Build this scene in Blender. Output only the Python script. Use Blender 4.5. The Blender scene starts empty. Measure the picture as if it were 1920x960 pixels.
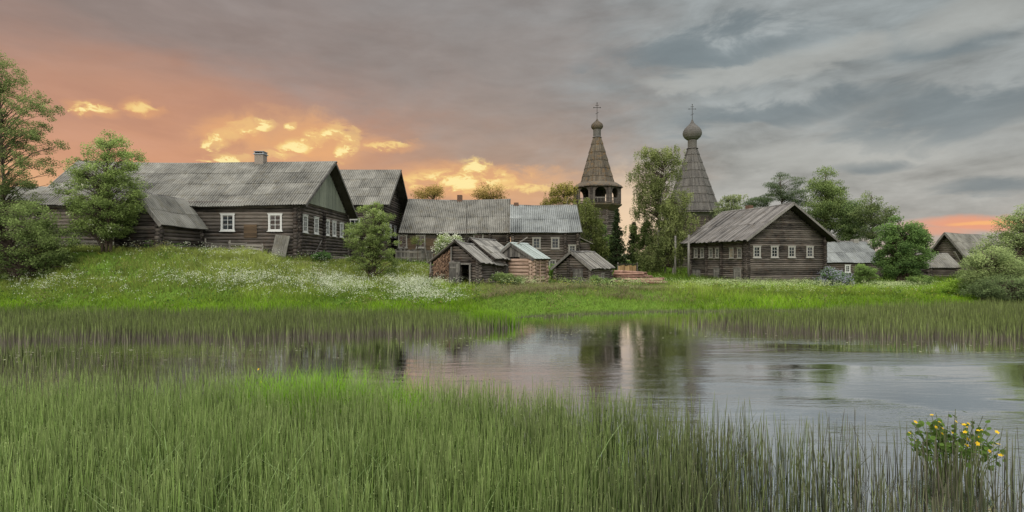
import bpy, math, random
import numpy as np
from mathutils import Vector, Matrix

random.seed(7)
rng = np.random.default_rng(11)
scene = bpy.context.scene
COL = scene.collection
F = 1000.0      # focal length in photo pixels
CAMZ = 2.6
HY = 487.0

def P(px, D): return ((px - 960.0) / F * D, D)
def Z(py, D): return CAMZ + (HY - py) / F * D
def lin(c): return c / 12.92 if c <= 0.04045 else ((c + 0.055) / 1.055) ** 2.4
def C(r, g, b): return (lin(r / 255), lin(g / 255), lin(b / 255), 1.0)

# ------------------------------------------------------------------ materials
def new_mat(name):
    m = bpy.data.materials.new(name); m.use_nodes = True
    nt = m.node_tree; nt.nodes.clear()
    return m, nt
class NT:
    def __init__(s, nt): s.nt = nt
    def n(s, t, **k):
        o = s.nt.nodes.new(t)
        for a, b in k.items(): setattr(o, a, b)
        return o
    def put(s, inp, v):
        if hasattr(v, 'is_linked') or isinstance(v, bpy.types.NodeSocket): s.nt.links.new(v, inp)
        elif isinstance(v, (tuple, list)) and len(v) == 4 and inp.type == 'VECTOR': inp.default_value = v[:3]
        else: inp.default_value = v
    def math(s, op, a, b=None, c=None, clamp=False):
        o = s.n('ShaderNodeMath', operation=op, use_clamp=clamp)
        s.put(o.inputs[0], a)
        if b is not None: s.put(o.inputs[1], b)
        if c is not None: s.put(o.inputs[2], c)
        return o.outputs[0]
    def mix(s, f, a, b, blend='MIX'):
        o = s.n('ShaderNodeMix', data_type='RGBA', blend_type=blend)
        s.put(o.inputs[0], f); s.put(o.inputs[6], a); s.put(o.inputs[7], b)
        return o.outputs[2]
    def ramp(s, f, stops, interp='LINEAR'):
        o = s.n('ShaderNodeValToRGB'); e = o.color_ramp.elements; o.color_ramp.interpolation = interp
        while len(e) > 1: e.remove(e[-1])
        e[0].position = stops[0][0]; e[0].color = stops[0][1]
        for p, c in stops[1:]:
            k = e.new(p); k.color = c
        s.put(o.inputs[0], f)
        return o.outputs[0]
    def sstep(s, v, a, b, lo=0.0, hi=1.0):
        o = s.n('ShaderNodeMapRange', interpolation_type='SMOOTHSTEP')
        s.put(o.inputs[0], v); s.put(o.inputs[1], a); s.put(o.inputs[2], b); s.put(o.inputs[3], lo); s.put(o.inputs[4], hi)
        return o.outputs[0]
    def noise(s, vec, scale=1.0, detail=4.0, rough=0.55, mapscale=None, dist=0.0, loc=(0, 0, 0)):
        if mapscale or loc != (0, 0, 0):
            m = s.n('ShaderNodeMapping'); s.put(m.inputs[0], vec)
            m.inputs['Scale'].default_value = mapscale or (1, 1, 1); m.inputs['Location'].default_value = loc
            vec = m.outputs[0]
        o = s.n('ShaderNodeTexNoise'); s.put(o.inputs['Vector'], vec)
        o.inputs['Scale'].default_value = scale; o.inputs['Detail'].default_value = detail
        o.inputs['Roughness'].default_value = rough; o.inputs['Distortion'].default_value = dist
        return o.outputs[0]
    def attr(s, name):
        return s.n('ShaderNodeAttribute', attribute_name=name)
    def obj(s): return s.n('ShaderNodeTexCoord').outputs['Object']
    def out(s, sh):
        o = s.n('ShaderNodeOutputMaterial'); s.nt.links.new(sh, o.inputs[0])
    def principled(s, col, rough=0.9, spec=0.2, bump=None, bstr=0.4, bdist=0.02, **k):
        p = s.n('ShaderNodeBsdfPrincipled')
        s.put(p.inputs['Base Color'], col); s.put(p.inputs['Roughness'], rough)
        p.inputs['Specular IOR Level'].default_value = spec
        if bump is not None:
            b = s.n('ShaderNodeBump'); b.inputs['Strength'].default_value = bstr; b.inputs['Distance'].default_value = bdist
            s.put(b.inputs['Height'], bump); s.nt.links.new(b.outputs[0], p.inputs['Normal'])
        for a, b in k.items(): s.put(p.inputs[a], b)
        return p.outputs[0]

def mat_wood(name, dark, light, direction='h', patch=None, patch_amt=0.5, rough=0.9, contrast=1.0):
    m, nt = new_mat(name); t = NT(nt); co = t.obj()
    ms = {'h': (1.1, 1.1, 16), 'v': (13, 13, 1.2), 's': (11, 1.3, 1.3), 'n': (5, 5, 5)}[direction]
    fine = t.noise(co, 1.0, 5, 0.65, ms)
    big = t.noise(co, 0.55, 4, 0.6, loc=(3, 1, 7))
    tone = t.attr('tone').outputs['Fac']
    f = t.math('ADD', t.math('MULTIPLY', tone, 0.55 * contrast), t.math('MULTIPLY', t.math('SUBTRACT', fine, 0.5), (0.8 if direction == 's' else 1.5) * contrast))
    f = t.math('ADD', f, t.math('MULTIPLY', t.math('SUBTRACT', big, 0.5), 1.1 * contrast))
    f = t.math('ADD', f, 0.22, clamp=True)
    col = t.mix(f, dark, light)
    if patch:
        pn = t.noise(co, 1.7, 6, 0.7, loc=(9, 4, 2))
        col = t.mix(t.math('MULTIPLY', t.sstep(pn, 0.52, 0.66), patch_amt), col, patch)
    t.out(t.principled(col, rough, 0.15, fine, 0.6, 0.03))
    return m
def mat_plain(name, col, rough=0.6, spec=0.3, var=0.25, scale=6, metallic=0.0):
    m, nt = new_mat(name); t = NT(nt); co = t.obj()
    nz = t.noise(co, scale, 5, 0.6)
    c = t.mix(t.math('MULTIPLY', nz, var * 2, clamp=True), col, tuple(list(np.array(col[:3]) * 0.45) + [1]))
    t.out(t.principled(c, rough, spec, nz, 0.25, 0.01, Metallic=metallic))
    return m
def mat_leaf(name, rough=0.6, trans=0.35):
    m, nt = new_mat(name); t = NT(nt)
    a = t.attr('Col').outputs['Color']
    p = t.principled(a, rough, 0.04)
    tr = t.n('ShaderNodeBsdfTranslucent'); t.put(tr.inputs[0], a)
    mx = t.n('ShaderNodeMixShader'); mx.inputs[0].default_value = trans
    nt.links.new(p, mx.inputs[1]); nt.links.new(tr.outputs[0], mx.inputs[2]); t.out(mx.outputs[0])
    return m
def mat_glass(name, col, rough=0.06):
    m, nt = new_mat(name); t = NT(nt)
    nz = t.noise(t.obj(), 2.5, 3, 0.5)
    c = t.mix(t.sstep(nz, 0.42, 0.6), col, tuple(list(np.array(col[:3]) * 0.3) + [1]))
    t.out(t.principled(c, rough, 0.8, nz, 0.05, 0.01))
    return m

LOG = mat_wood('weathered_log', C(30, 27, 25), C(118, 110, 101), 'h', C(88, 68, 52), 0.35)
LOGD = mat_wood('dark_log', C(27, 24, 22), C(104, 96, 88), 'h', C(80, 62, 48), 0.3)
LOGP = mat_wood('peeled_log', C(92, 76, 65), C(186, 160, 140), 'h')
LOGR = mat_wood('red_peeled_log', C(84, 62, 52), C(164, 130, 112), 'n')
BOARDV = mat_wood('grey_board', C(50, 48, 46), C(132, 128, 120), 'v')
BOARDH = mat_wood('grey_board_flat', C(50, 47, 44), C(142, 136, 126), 'h')
BOARDD = mat_wood('dark_board', C(28, 25, 23), C(78, 72, 66), 'v')
GREENB = mat_wood('green_grey_board', C(92, 97, 86), C(134, 138, 122), 'v')
BROWNB = mat_wood('brown_board', C(52, 44, 35), C(98, 82, 64), 'h')
SLATE = mat_wood('corrugated_sheet', C(44, 43, 39), C(146, 143, 132), 's', C(92, 84, 62), 0.4, contrast=0.95)
SLATEB = mat_wood('corrugated_sheet_blue', C(54, 56, 55), C(146, 149, 144), 's', C(96, 96, 80), 0.3, contrast=0.95)
PLANKS = mat_wood('old_roof_board', C(44, 42, 39), C(150, 146, 136), 's', C(96, 90, 66), 0.3, contrast=1.2)
PLANKR = mat_wood('roof_board', C(38, 36, 34), C(134, 129, 122), 's', C(80, 70, 52), 0.35, contrast=1.05)
METALR = mat_plain('pale_green_metal', C(150, 158, 151), 0.55, 0.4, 0.12, 2)
SHING = mat_wood('shingle', C(58, 53, 46), C(118, 108, 92), 'n', C(124, 94, 52), 0.5, contrast=0.7)
SHING2 = mat_wood('grey_shingle', C(62, 60, 57), C(120, 116, 109), 'n', C(86, 78, 66), 0.3, contrast=0.65)
WHITE = mat_plain('white_paint', C(196, 196, 190), 0.6, 0.3, 0.12)
WHITEO = mat_plain('old_white_paint', C(140, 137, 128), 0.7, 0.2, 0.25)
WHITEM = mat_plain('worn_white_paint', C(168, 165, 156), 0.65, 0.2, 0.3)
SUNGLASS = mat_plain('reflecting_glass', (.95, .85, .6, 1), .08, .8, .03, 3, .95)  # sunset yellow of the reflection tinted into the mirror-like pane
PBRICK = mat_plain('pale_brick', C(150, 140, 128), 0.9, 0.1, 0.35, 9)
GLASS = mat_glass('window_glass', C(44, 52, 56))
BRICK = mat_plain('old_brick', C(112, 88, 74), 0.9, 0.1, 0.4, 9)
ZINC = mat_plain('zinc_sheet', C(140, 146, 150), 0.4, 0.5, 0.2, 3, 0.3)
DARKIRON = mat_plain('dark_iron', C(48, 44, 42), 0.6, 0.3, 0.2)
DARKIN = mat_plain('dark_interior', C(22, 20, 18), 0.95, 0.05, 0.2)
BARK = mat_wood('bark', C(42, 35, 30), C(104, 92, 78), 'v')
BIRCHB = mat_wood('birch_bark', C(70, 66, 62), C(186, 180, 170), 'h')
LEAF = mat_leaf('foliage')
NEEDLE = mat_leaf('needles', 0.7, 0.1)
GRASSM = mat_leaf('grass_blades', 0.6, 0.4)
REEDM = mat_leaf('reed_stems', 0.5, 0.15)
PETAL = mat_leaf('petals', 0.7, 0.35)
WOODEND = mat_wood('firewood_ends', C(40, 31, 26), C(138, 112, 92), 'n', contrast=1.2)
PANEL = mat_wood('golden_board', C(96, 76, 52), C(182, 152, 108), 'v')

# ------------------------------------------------------------------ mesh helpers
class MB:
    def __init__(s): s.v = []; s.f = []; s.t = []
    def add(s, vs, fs, tone=0.5):
        o = len(s.v); s.v.extend([tuple(v) for v in vs]); s.f.extend([tuple(i + o for i in f) for f in fs])
        if isinstance(tone, (int, float)): s.t.extend([tone] * len(vs))
        else: s.t.extend(list(tone))
    def box(s, c, size, R=None, tone=None):
        if tone is None: tone = random.random()
        hx, hy, hz = size[0] / 2, size[1] / 2, size[2] / 2
        vs = [Vector((x * hx, y * hy, z * hz)) for x in (-1, 1) for y in (-1, 1) for z in (-1, 1)]
        if R is not None: vs = [R @ v for v in vs]
        c = Vector(c)
        s.add([v + c for v in vs], [(0, 1, 3, 2), (4, 6, 7, 5), (0, 4, 5, 1), (2, 3, 7, 6), (0, 2, 6, 4), (1, 5, 7, 3)], tone)
    def bar(s, a, b, w, h, tone=None, up=(0, 0, 1)):
        a = Vector(a); b = Vector(b); d = b - a; L = d.length; d.normalize()
        u = Vector(up)
        if abs(d.dot(u)) > 0.98: u = Vector((0, 1, 0))
        y = u.cross(d).normalized(); z = d.cross(y)
        R = Matrix((d, y, z)).transposed()
        s.box((a + b) / 2, (L, w, h), R, tone)
    def tube(s, pts, rad, seg=7, tone=None, cap=True):
        if tone is None: tone = random.random()
        n = len(pts); pts = [Vector(p) for p in pts]; vs = []
        ref = Vector((0.13, 0.21, 0.97))
        for i in range(n):
            d = (pts[min(i + 1, n - 1)] - pts[max(i - 1, 0)]).normalized()
            r = ref if abs(d.dot(ref)) < 0.95 else Vector((1, 0, 0))
            a = d.cross(r).normalized(); b = d.cross(a)
            rr = rad[i] if isinstance(rad, (list, tuple)) else rad
            for k in range(seg):
                th = 2 * math.pi * k / seg
                vs.append(pts[i] + a * (math.cos(th) * rr) + b * (math.sin(th) * rr))
        fs = []
        for i in range(n - 1):
            for k in range(seg):
                k2 = (k + 1) % seg
                fs.append((i * seg + k, i * seg + k2, (i + 1) * seg + k2, (i + 1) * seg + k))
        if cap: fs.append(tuple(range(seg))[::-1]); fs.append(tuple((n - 1) * seg + k for k in range(seg)))
        s.add(vs, fs, tone)
    def lathe(s, prof, seg=8, rot=0.0, tonef=None, cx=0, cy=0):
        vs = []; ts = []
        for (r, z) in prof:
            for k in range(seg):
                th = 2 * math.pi * (k + 0.5) / seg + rot
                vs.append((cx + r * math.cos(th), cy + r * math.sin(th), z)); ts.append(tonef(z) if tonef else 0.5)
        fs = []
        for i in range(len(prof) - 1):
            for k in range(seg):
                k2 = (k + 1) % seg
                fs.append((i * seg + k, i * seg + k2, (i + 1) * seg + k2, (i + 1) * seg + k))
        s.add(vs, fs, ts)
    def build(s, name, mat, parent=None, smooth=False):
        me = bpy.data.meshes.new(name); me.from_pydata(s.v, [], s.f)
        a = me.attributes.new('tone', 'FLOAT', 'POINT'); a.data.foreach_set('value', np.array(s.t, dtype=np.float32))
        if smooth: me.polygons.foreach_set('use_smooth', [True] * len(me.polygons))
        me.materials.append(mat); o = bpy.data.objects.new(name, me); COL.objects.link(o)
        if parent is not None: o.parent = parent
        return o

def arr_obj(name, V, Fc, col, mat, parent=None, smooth=False):
    V = np.asarray(V, dtype=np.float32); Fc = np.asarray(Fc, dtype=np.int32); k = Fc.shape[1]
    me = bpy.data.meshes.new(name)
    me.vertices.add(len(V)); me.vertices.foreach_set('co', V.ravel())
    me.loops.add(Fc.size); me.loops.foreach_set('vertex_index', Fc.ravel())
    me.polygons.add(len(Fc)); me.polygons.foreach_set('loop_start', np.arange(0, Fc.size, k, dtype=np.int32))
    me.update(calc_edges=True)
    if col is not None:
        c = np.ones((len(V), 4), dtype=np.float32); c[:, :3] = col
        a = me.color_attributes.new('Col', 'FLOAT_COLOR', 'POINT'); a.data.foreach_set('color', c.ravel())
    if smooth: me.polygons.foreach_set('use_smooth', [True] * len(Fc))
    me.materials.append(mat); o = bpy.data.objects.new(name, me); COL.objects.link(o)
    if parent is not None: o.parent = parent
    return o

def tag(o, label=None, cat=None, group=None, kind=None):
    if label: o['label'] = label
    if cat: o['category'] = cat
    if group: o['group'] = group
    if kind: o['kind'] = kind
    return o
def empty(name, loc, rz=0.0, label=None, cat=None, group=None):
    o = bpy.data.objects.new(name, None); COL.objects.link(o); o.empty_display_size = 0.3
    o.location = loc; o.rotation_euler = (0, 0, rz)
    return tag(o, label, cat, group)

# ------------------------------------------------------------------ terrain
TAB = {
 -900: (26, [(34, 1.5), (42, 3.0), (60, 3.2), (100, 2.4)]),
 0:    (24.7, [(26.5, .25), (30, 1.0), (33, 2.1), (38, 3.05), (55, 3.1), (100, 2.3)]),
 150:  (24.7, [(26.5, .3), (29.3, 1.5), (32, 3.05), (37, 3.25), (55, 3.1), (100, 2.3)]),
 300:  (24.7, [(26.5, .3), (29.5, 1.5), (32.4, 3.15), (37, 3.25), (55, 3.1), (100, 2.3)]),
 450:  (24.7, [(26.5, .35), (30, 1.5), (33.8, 2.7), (38, 2.95), (55, 3.0), (100, 2.3)]),
 550:  (24.6, [(26.5, .35), (30, 1.1), (35, 2.1), (38.7, 2.65), (55, 2.8), (100, 2.2)]),
 650:  (24.5, [(26.5, .25), (30, .7), (36, 1.45), (41, 2.4), (55, 2.7), (100, 2.2)]),
 750:  (24.4, [(26.5, .2), (30, .55), (35, 1.15), (40, 2.0), (53, 2.45), (100, 2.1)]),
 850:  (24.2, [(30, .3), (35, .85), (38, 1.4), (53, 2.2), (100, 2.0)]),
 950:  (23.6, [(26, .3), (29, .75), (33, .8), (38, .95), (53, 1.8), (100, 1.8)]),
 1020: (24.8, [(26.5, .35), (29, .9), (33, .85), (40, .8), (53, 1.6), (100, 1.6)]),
 1100: (25.9, [(27.2, .4), (29.3, .95), (34, .8), (42, .5), (53, 1.45), (100, 1.4)]),
 1250: (27.0, [(28.2, .35), (30, .85), (34, .7), (40, .55), (53, .8), (80, .9), (100, 1.1)]),
 1450: (27.3, [(28.4, .3), (30.2, .72), (34, .62), (40, .4), (50, .38), (80, .7), (100, 1.0)]),
 1650: (27.6, [(28.6, .3), (30.4, .6), (34, .5), (40, .3), (60, .4), (80, .7), (100, 1.0)]),
 1850: (28.6, [(33, .22), (53, .7), (80, .9), (100, 1.0)]),
 2800: (30, [(36, .4), (80, .9), (100, 1.0)]),
}
TX = np.array(sorted(TAB)); TD = np.concatenate([np.arange(0, 60, 0.5), np.arange(60, 160, 5), [200, 400, 1000, 4000]])
TZ = []
SHORE = []
for k in TX:
    sh, pr = TAB[k]; SHORE.append(sh)
    d = [0, sh - 7, sh - 2, sh] + [a for a, b in pr] + [160, 400, 4000]
    z = [-.7, -.6, -.28, 0.02] + [b for a, b in pr] + [1.3, 1.0, 0.0]
    TZ.append(np.interp(TD, d, z))
TZ = np.array(TZ); SHORE = np.array(SHORE)
def shore(px): return np.interp(px, TX, SHORE)
def fbm(x, y, s, seed=0):
    r = np.random.default_rng(seed); v = 0; a = 1.0; tot = 0
    for o in range(4):
        for k in range(3):
            th = r.uniform(0, 6.28); ph = r.uniform(0, 6.28); fr = (2 ** o) / s * r.uniform(.8, 1.25)
            v = v + a * np.sin((x * math.cos(th) + y * math.sin(th)) * fr * 2 + ph + 1.3 * np.sin((y * math.cos(th) - x * math.sin(th)) * fr + ph * 2)); tot += a
        a *= .55
    return v / tot
def hz(X, Y):
    X = np.asarray(X, dtype=float); Y = np.asarray(Y, dtype=float)
    D = np.clip(Y, 0, 4000); px = np.clip(960 + 1000 * X / np.maximum(Y, 8), TX[0], TX[-1])
    i = np.clip(np.searchsorted(TX, px) - 1, 0, len(TX) - 2); fx = (px - TX[i]) / (TX[i + 1] - TX[i]); fx = fx * fx * (3 - 2 * fx)
    j = np.clip(np.searchsorted(TD, D) - 1, 0, len(TD) - 2); fd = (D - TD[j]) / (TD[j + 1] - TD[j])
    z = (TZ[i, j] * (1 - fx) + TZ[i + 1, j] * fx) * (1 - fd) + (TZ[i, j + 1] * (1 - fx) + TZ[i + 1, j + 1] * fx) * fd
    z = z + 0.10 * fbm(X, Y, 3.0, 5) * np.clip((D - 22) / 8, 0, 1) * np.clip((120 - D) / 40, 0, 1)
    z = z + np.clip((-Y - 12) / 20, 0, 1) * 1.6
    return z
def h1(x, y): return float(hz(x, y))

def axis(lo, hi, step, far, n=26):
    a = np.arange(lo, hi + 1e-6, step); g = np.geomspace(1, far, n)
    return np.unique(np.concatenate([lo - g[::-1] , a, hi + g]))
gx = axis(-48, 75, 0.45, 3500); gy = axis(12, 90, 0.45, 3500)
GX, GY = np.meshgrid(gx, gy); GZ = hz(GX, GY); nx, ny = len(gx), len(gy)
V = np.stack([GX.ravel(), GY.ravel(), GZ.ravel()], 1)
ii = (np.arange(ny - 1)[:, None] * nx + np.arange(nx - 1)[None, :]).ravel()
Fc = np.stack([ii, ii + 1, ii + nx + 1, ii + nx], 1)
# dirt mask
PATHS = [(-15.0, 37.0, 1.0), (-14.3, 38.0, .9), (-13.3, 36.2, .9), (-12.4, 34.8, .8), (-9.5, 46.0, 2.6), (-12.0, 48, 2.4), (-7.0, 44.0, 2.0), (-3.4, 33.8, .5), (-2.5, 33.4, .6), (13.2, 33.5, 1.6), (15.3, 34.0, 1.4),
         ]
dm = np.zeros(len(V))
for (a, b, r) in PATHS: dm = np.maximum(dm, np.exp(-(((V[:, 0] - a) ** 2 + (V[:, 1] - b) ** 2) / r ** 2)))
mud = np.exp(-((V[:, 2] - 0.0) / 0.06) ** 2) * (V[:, 1] > 20)
def dirt(x, y):
    d = 0
    for (a, b, r) in PATHS: d = np.maximum(d, np.exp(-(((x - a) ** 2 + (y - b) ** 2) / r ** 2)))
    return d
GM, nt = new_mat('meadow_soil'); t = NT(nt); co = t.obj(); a = t.attr('Col')
sp = t.n('ShaderNodeSeparateColor'); nt.links.new(a.outputs['Color'], sp.inputs[0])
n1 = t.noise(co, 0.5, 6, 0.65); n2 = t.noise(co, 5, 5, 0.7)
g = t.mix(n1, C(64, 96, 28), C(120, 148, 50)); g = t.mix(t.math('MULTIPLY', n2, .6), g, C(38, 54, 20))
dc = t.mix(n2, C(70, 64, 46), C(128, 118, 90))
g = t.mix(t.math('MULTIPLY', sp.outputs[0], 1.0, clamp=True), g, dc)
g = t.mix(t.math('MULTIPLY', sp.outputs[1], .9, clamp=True), g, C(62, 56, 46))
t.out(t.principled(g, 0.95, 0.1, n2, 0.8, 0.08))
cc = np.zeros((len(V), 3)); cc[:, 0] = dm; cc[:, 1] = np.maximum(mud, (V[:, 2] < 0) * 1.0)
ground = arr_obj('ground', V, Fc, cc, GM, smooth=True); ground['kind'] = 'structure'

# ------------------------------------------------------------------ water
WM, nt = new_mat('pond_water'); t = NT(nt); geo = t.n('ShaderNodeNewGeometry').outputs['Position']
w1 = t.noise(geo, 1.0, 5, 0.62, (0.55, 2.6, 1), 0.6); w2 = t.noise(geo, 1.0, 3, 0.6, (3.0, 14.0, 1)); w3 = t.noise(geo, 1.0, 4, .55, (.09, .30, 1), loc=(2, 5, 0))
ruf = t.sstep(w3, 0.45, 0.60)
hgt = t.math('ADD', t.math('MULTIPLY', w1, 0.6), t.math('MULTIPLY', w2, 0.22))
sy = t.n('ShaderNodeSeparateXYZ'); nt.links.new(geo, sy.inputs[0])
farm = t.sstep(sy.outputs[1], 24.0, 9.0); ctrm = t.sstep(sy.outputs[0], 3.0, 9.0)
ruf = t.math('MULTIPLY', ruf, t.math('MULTIPLY', farm, t.math('ADD', .5, t.math('MULTIPLY', ctrm, 1.7))))
hgt = t.math('MULTIPLY', hgt, t.math('ADD', 0.05, t.math('MULTIPLY', ruf, 0.26)))
rough = t.math('ADD', 0.015, t.math('MULTIPLY', ruf, 0.04))
p = t.n('ShaderNodeBsdfPrincipled'); p.inputs['Base Color'].default_value = C(42, 40, 32)
p.inputs['IOR'].default_value = 1.33; p.inputs['Specular IOR Level'].default_value = 1.0
t.put(p.inputs['Roughness'], rough)
b = t.n('ShaderNodeBump'); b.inputs['Strength'].default_value = 1.0; b.inputs['Distance'].default_value = 0.09
t.put(b.inputs['Height'], hgt); nt.links.new(b.outputs[0], p.inputs['Normal'])
gs = t.n('ShaderNodeBsdfGlossy'); t.put(gs.inputs['Roughness'], rough); gs.inputs['Color'].default_value = (.97, .98, 1.0, 1); nt.links.new(b.outputs[0], gs.inputs['Normal'])
mx = t.n('ShaderNodeMixShader'); mx.inputs[0].default_value = .9; nt.links.new(p.outputs[0], mx.inputs[1]); nt.links.new(gs.outputs[0], mx.inputs[2]); t.out(mx.outputs[0])
wv = [(-200, -60, 0), (200, -60, 0), (200, 60, 0), (-200, 60, 0)]
water = arr_obj('water', np.array(wv), np.array([[0, 1, 2, 3]]), None, WM); water['kind'] = 'structure'

# ------------------------------------------------------------------ building helpers
def log_wall(mb, a, b, z0, z1, d=0.24, ext=0.22, stag=0.0, lim=None, gaps=()):
    """horizontal round logs from a to b (2D local) ; lim(z)->(t0,t1) limits along the wall 0..1"""
    a = Vector((a[0], a[1], 0)); b = Vector((b[0], b[1], 0)); L = (b - a).length; u = (b - a) / L
    z = z0 + d / 2 + stag * d; i = 0
    while z < z1 - d * 0.2:
        t0, t1 = -ext, L + ext
        if lim:
            r = lim(z + d * .5)
            if r is None: break
            t0, t1 = r[0] * L - (ext if r[0] <= 0.001 else 0), r[1] * L + (ext if r[1] >= 0.999 else 0)
        t0 += random.uniform(-.06, .06); t1 += random.uniform(-.06, .06)
        r0 = d * random.uniform(.52, .57); r1 = d * random.uniform(.52, .57)
        segs = [(t0, t1)]
        for (g0, g1, h0, h1_) in gaps:
            if h0 < z < h1_:
                ns = []
                for (s0, s1) in segs:
                    if g0 > s0: ns.append((s0, min(s1, g0)))
                    if g1 < s1: ns.append((max(s0, g1), s1))
                segs = ns
        for (s0, s1) in segs:
            if s1 - s0 < .12: continue
            n = max(2, int((s1 - s0) / 2.2)); sag = random.uniform(-.012, .012)
            pts = []; rr = []
            for k in range(n + 1):
                q = s0 + (s1 - s0) * k / n
                pts.append(a + u * q + Vector((0, 0, z + sag * math.sin(3 * k)))); rr.append(r0 + (r1 - r0) * k / n)
            mb.tube(pts, rr, 8, random.random())
        z += d; i += 1

def add_window(parent, c, w, h, ang, frame=None, pane=None, cas=0.11, proud=0.16, cross=(1, 2), label=None):
    """window whose outward normal is local -Y rotated by ang about z"""
    frame = frame or WHITE; pane = pane or GLASS
    R = Matrix.Rotation(ang, 3, 'Z'); c = Vector(c)
    def at(x, y, z): return c + R @ Vector((x, y, z))
    m = MB(); y = -proud
    m.box(at(0, y, h / 2 - cas / 2), (w + .06, .07, cas), R, .5)
    m.box(at(0, y - .01, h / 2 + .02), (w + .14, .11, .04), R, .5)
    m.box(at(-w / 2 + cas / 2, y, -cas * 0 - .002), (cas, .066, h - 2 * cas), R, .5); m.box(at(w / 2 - cas / 2, y, 0), (cas, .066, h - 2 * cas), R, .5)
    m.box(at(0, y, -h / 2 + cas / 2), (w + .06, .07, cas), R, .5)
    m.box(at(0, y - .03, -h / 2 - .02), (w + .16, .14, .04), R, .5)
    o = m.build('window', frame, parent)
    if label: o['label'] = label
    wi, hi = w - 2 * cas, h - 2 * cas
    g = MB(); g.box(at(0, y + .035, 0), (wi + .02, .02, hi + .02), R, .5); g.build('pane', pane, o)
    s = MB(); bw = .032
    s.box(at(-wi / 2 + bw / 2, y + .012, 0), (bw, .03, hi), R); s.box(at(wi / 2 - bw / 2, y + .012, 0), (bw, .03, hi), R)
    s.box(at(0, y + .012, hi / 2 - bw / 2), (wi - 2 * bw, .03, bw), R); s.box(at(0, y + .012, -hi / 2 + bw / 2), (wi - 2 * bw, .03, bw), R)
    for k in range(cross[0]): s.box(at(-wi / 2 + wi * (k + 1) / (cross[0] + 1), y + .011, 0), (.035, .026, hi - 2 * bw), R)
    for k in range(cross[1]): s.box(at(0, y + .010, -hi / 2 + hi * (k + 1) / (cross[1] + 1)), (wi - 2 * bw, .022, .03), R)
    s.build('sash', frame, o)
    return o

def add_door(parent, c, w, h, ang, mat=None, proud=0.13, handle=True):
    mat = mat or BOARDV; R = Matrix.Rotation(ang, 3, 'Z'); c = Vector(c)
    def at(x, y, z): return c + R @ Vector((x, y, z))
    m = MB(); n = max(3, int(w / .16))
    for k in range(n): m.box(at(-w / 2 + w * (k + .5) / n, -proud - random.uniform(0, .008), h / 2), (w / n - .012, .045, h), R)
    for zz in (.18, .8): m.box(at(0, -proud - .035, h * zz), (w, .03, .11), R)
    d = m.build('door', mat, parent)
    f = MB(); f.box(at(-w / 2 - .05, -proud, h / 2), (.1, .07, h + .1), R); f.box(at(w / 2 + .05, -proud, h / 2), (.1, .07, h + .1), R); f.box(at(0, -proud - .003, h + .06), (w + .24, .08, .12), R)
    f.build('door_frame', mat, d)
    if handle:
        q = MB(); q.box(at(w * .36, -proud - .06, h * .5), (.03, .05, .16), R); q.build('handle', DARKIRON, d)
    return d

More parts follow.
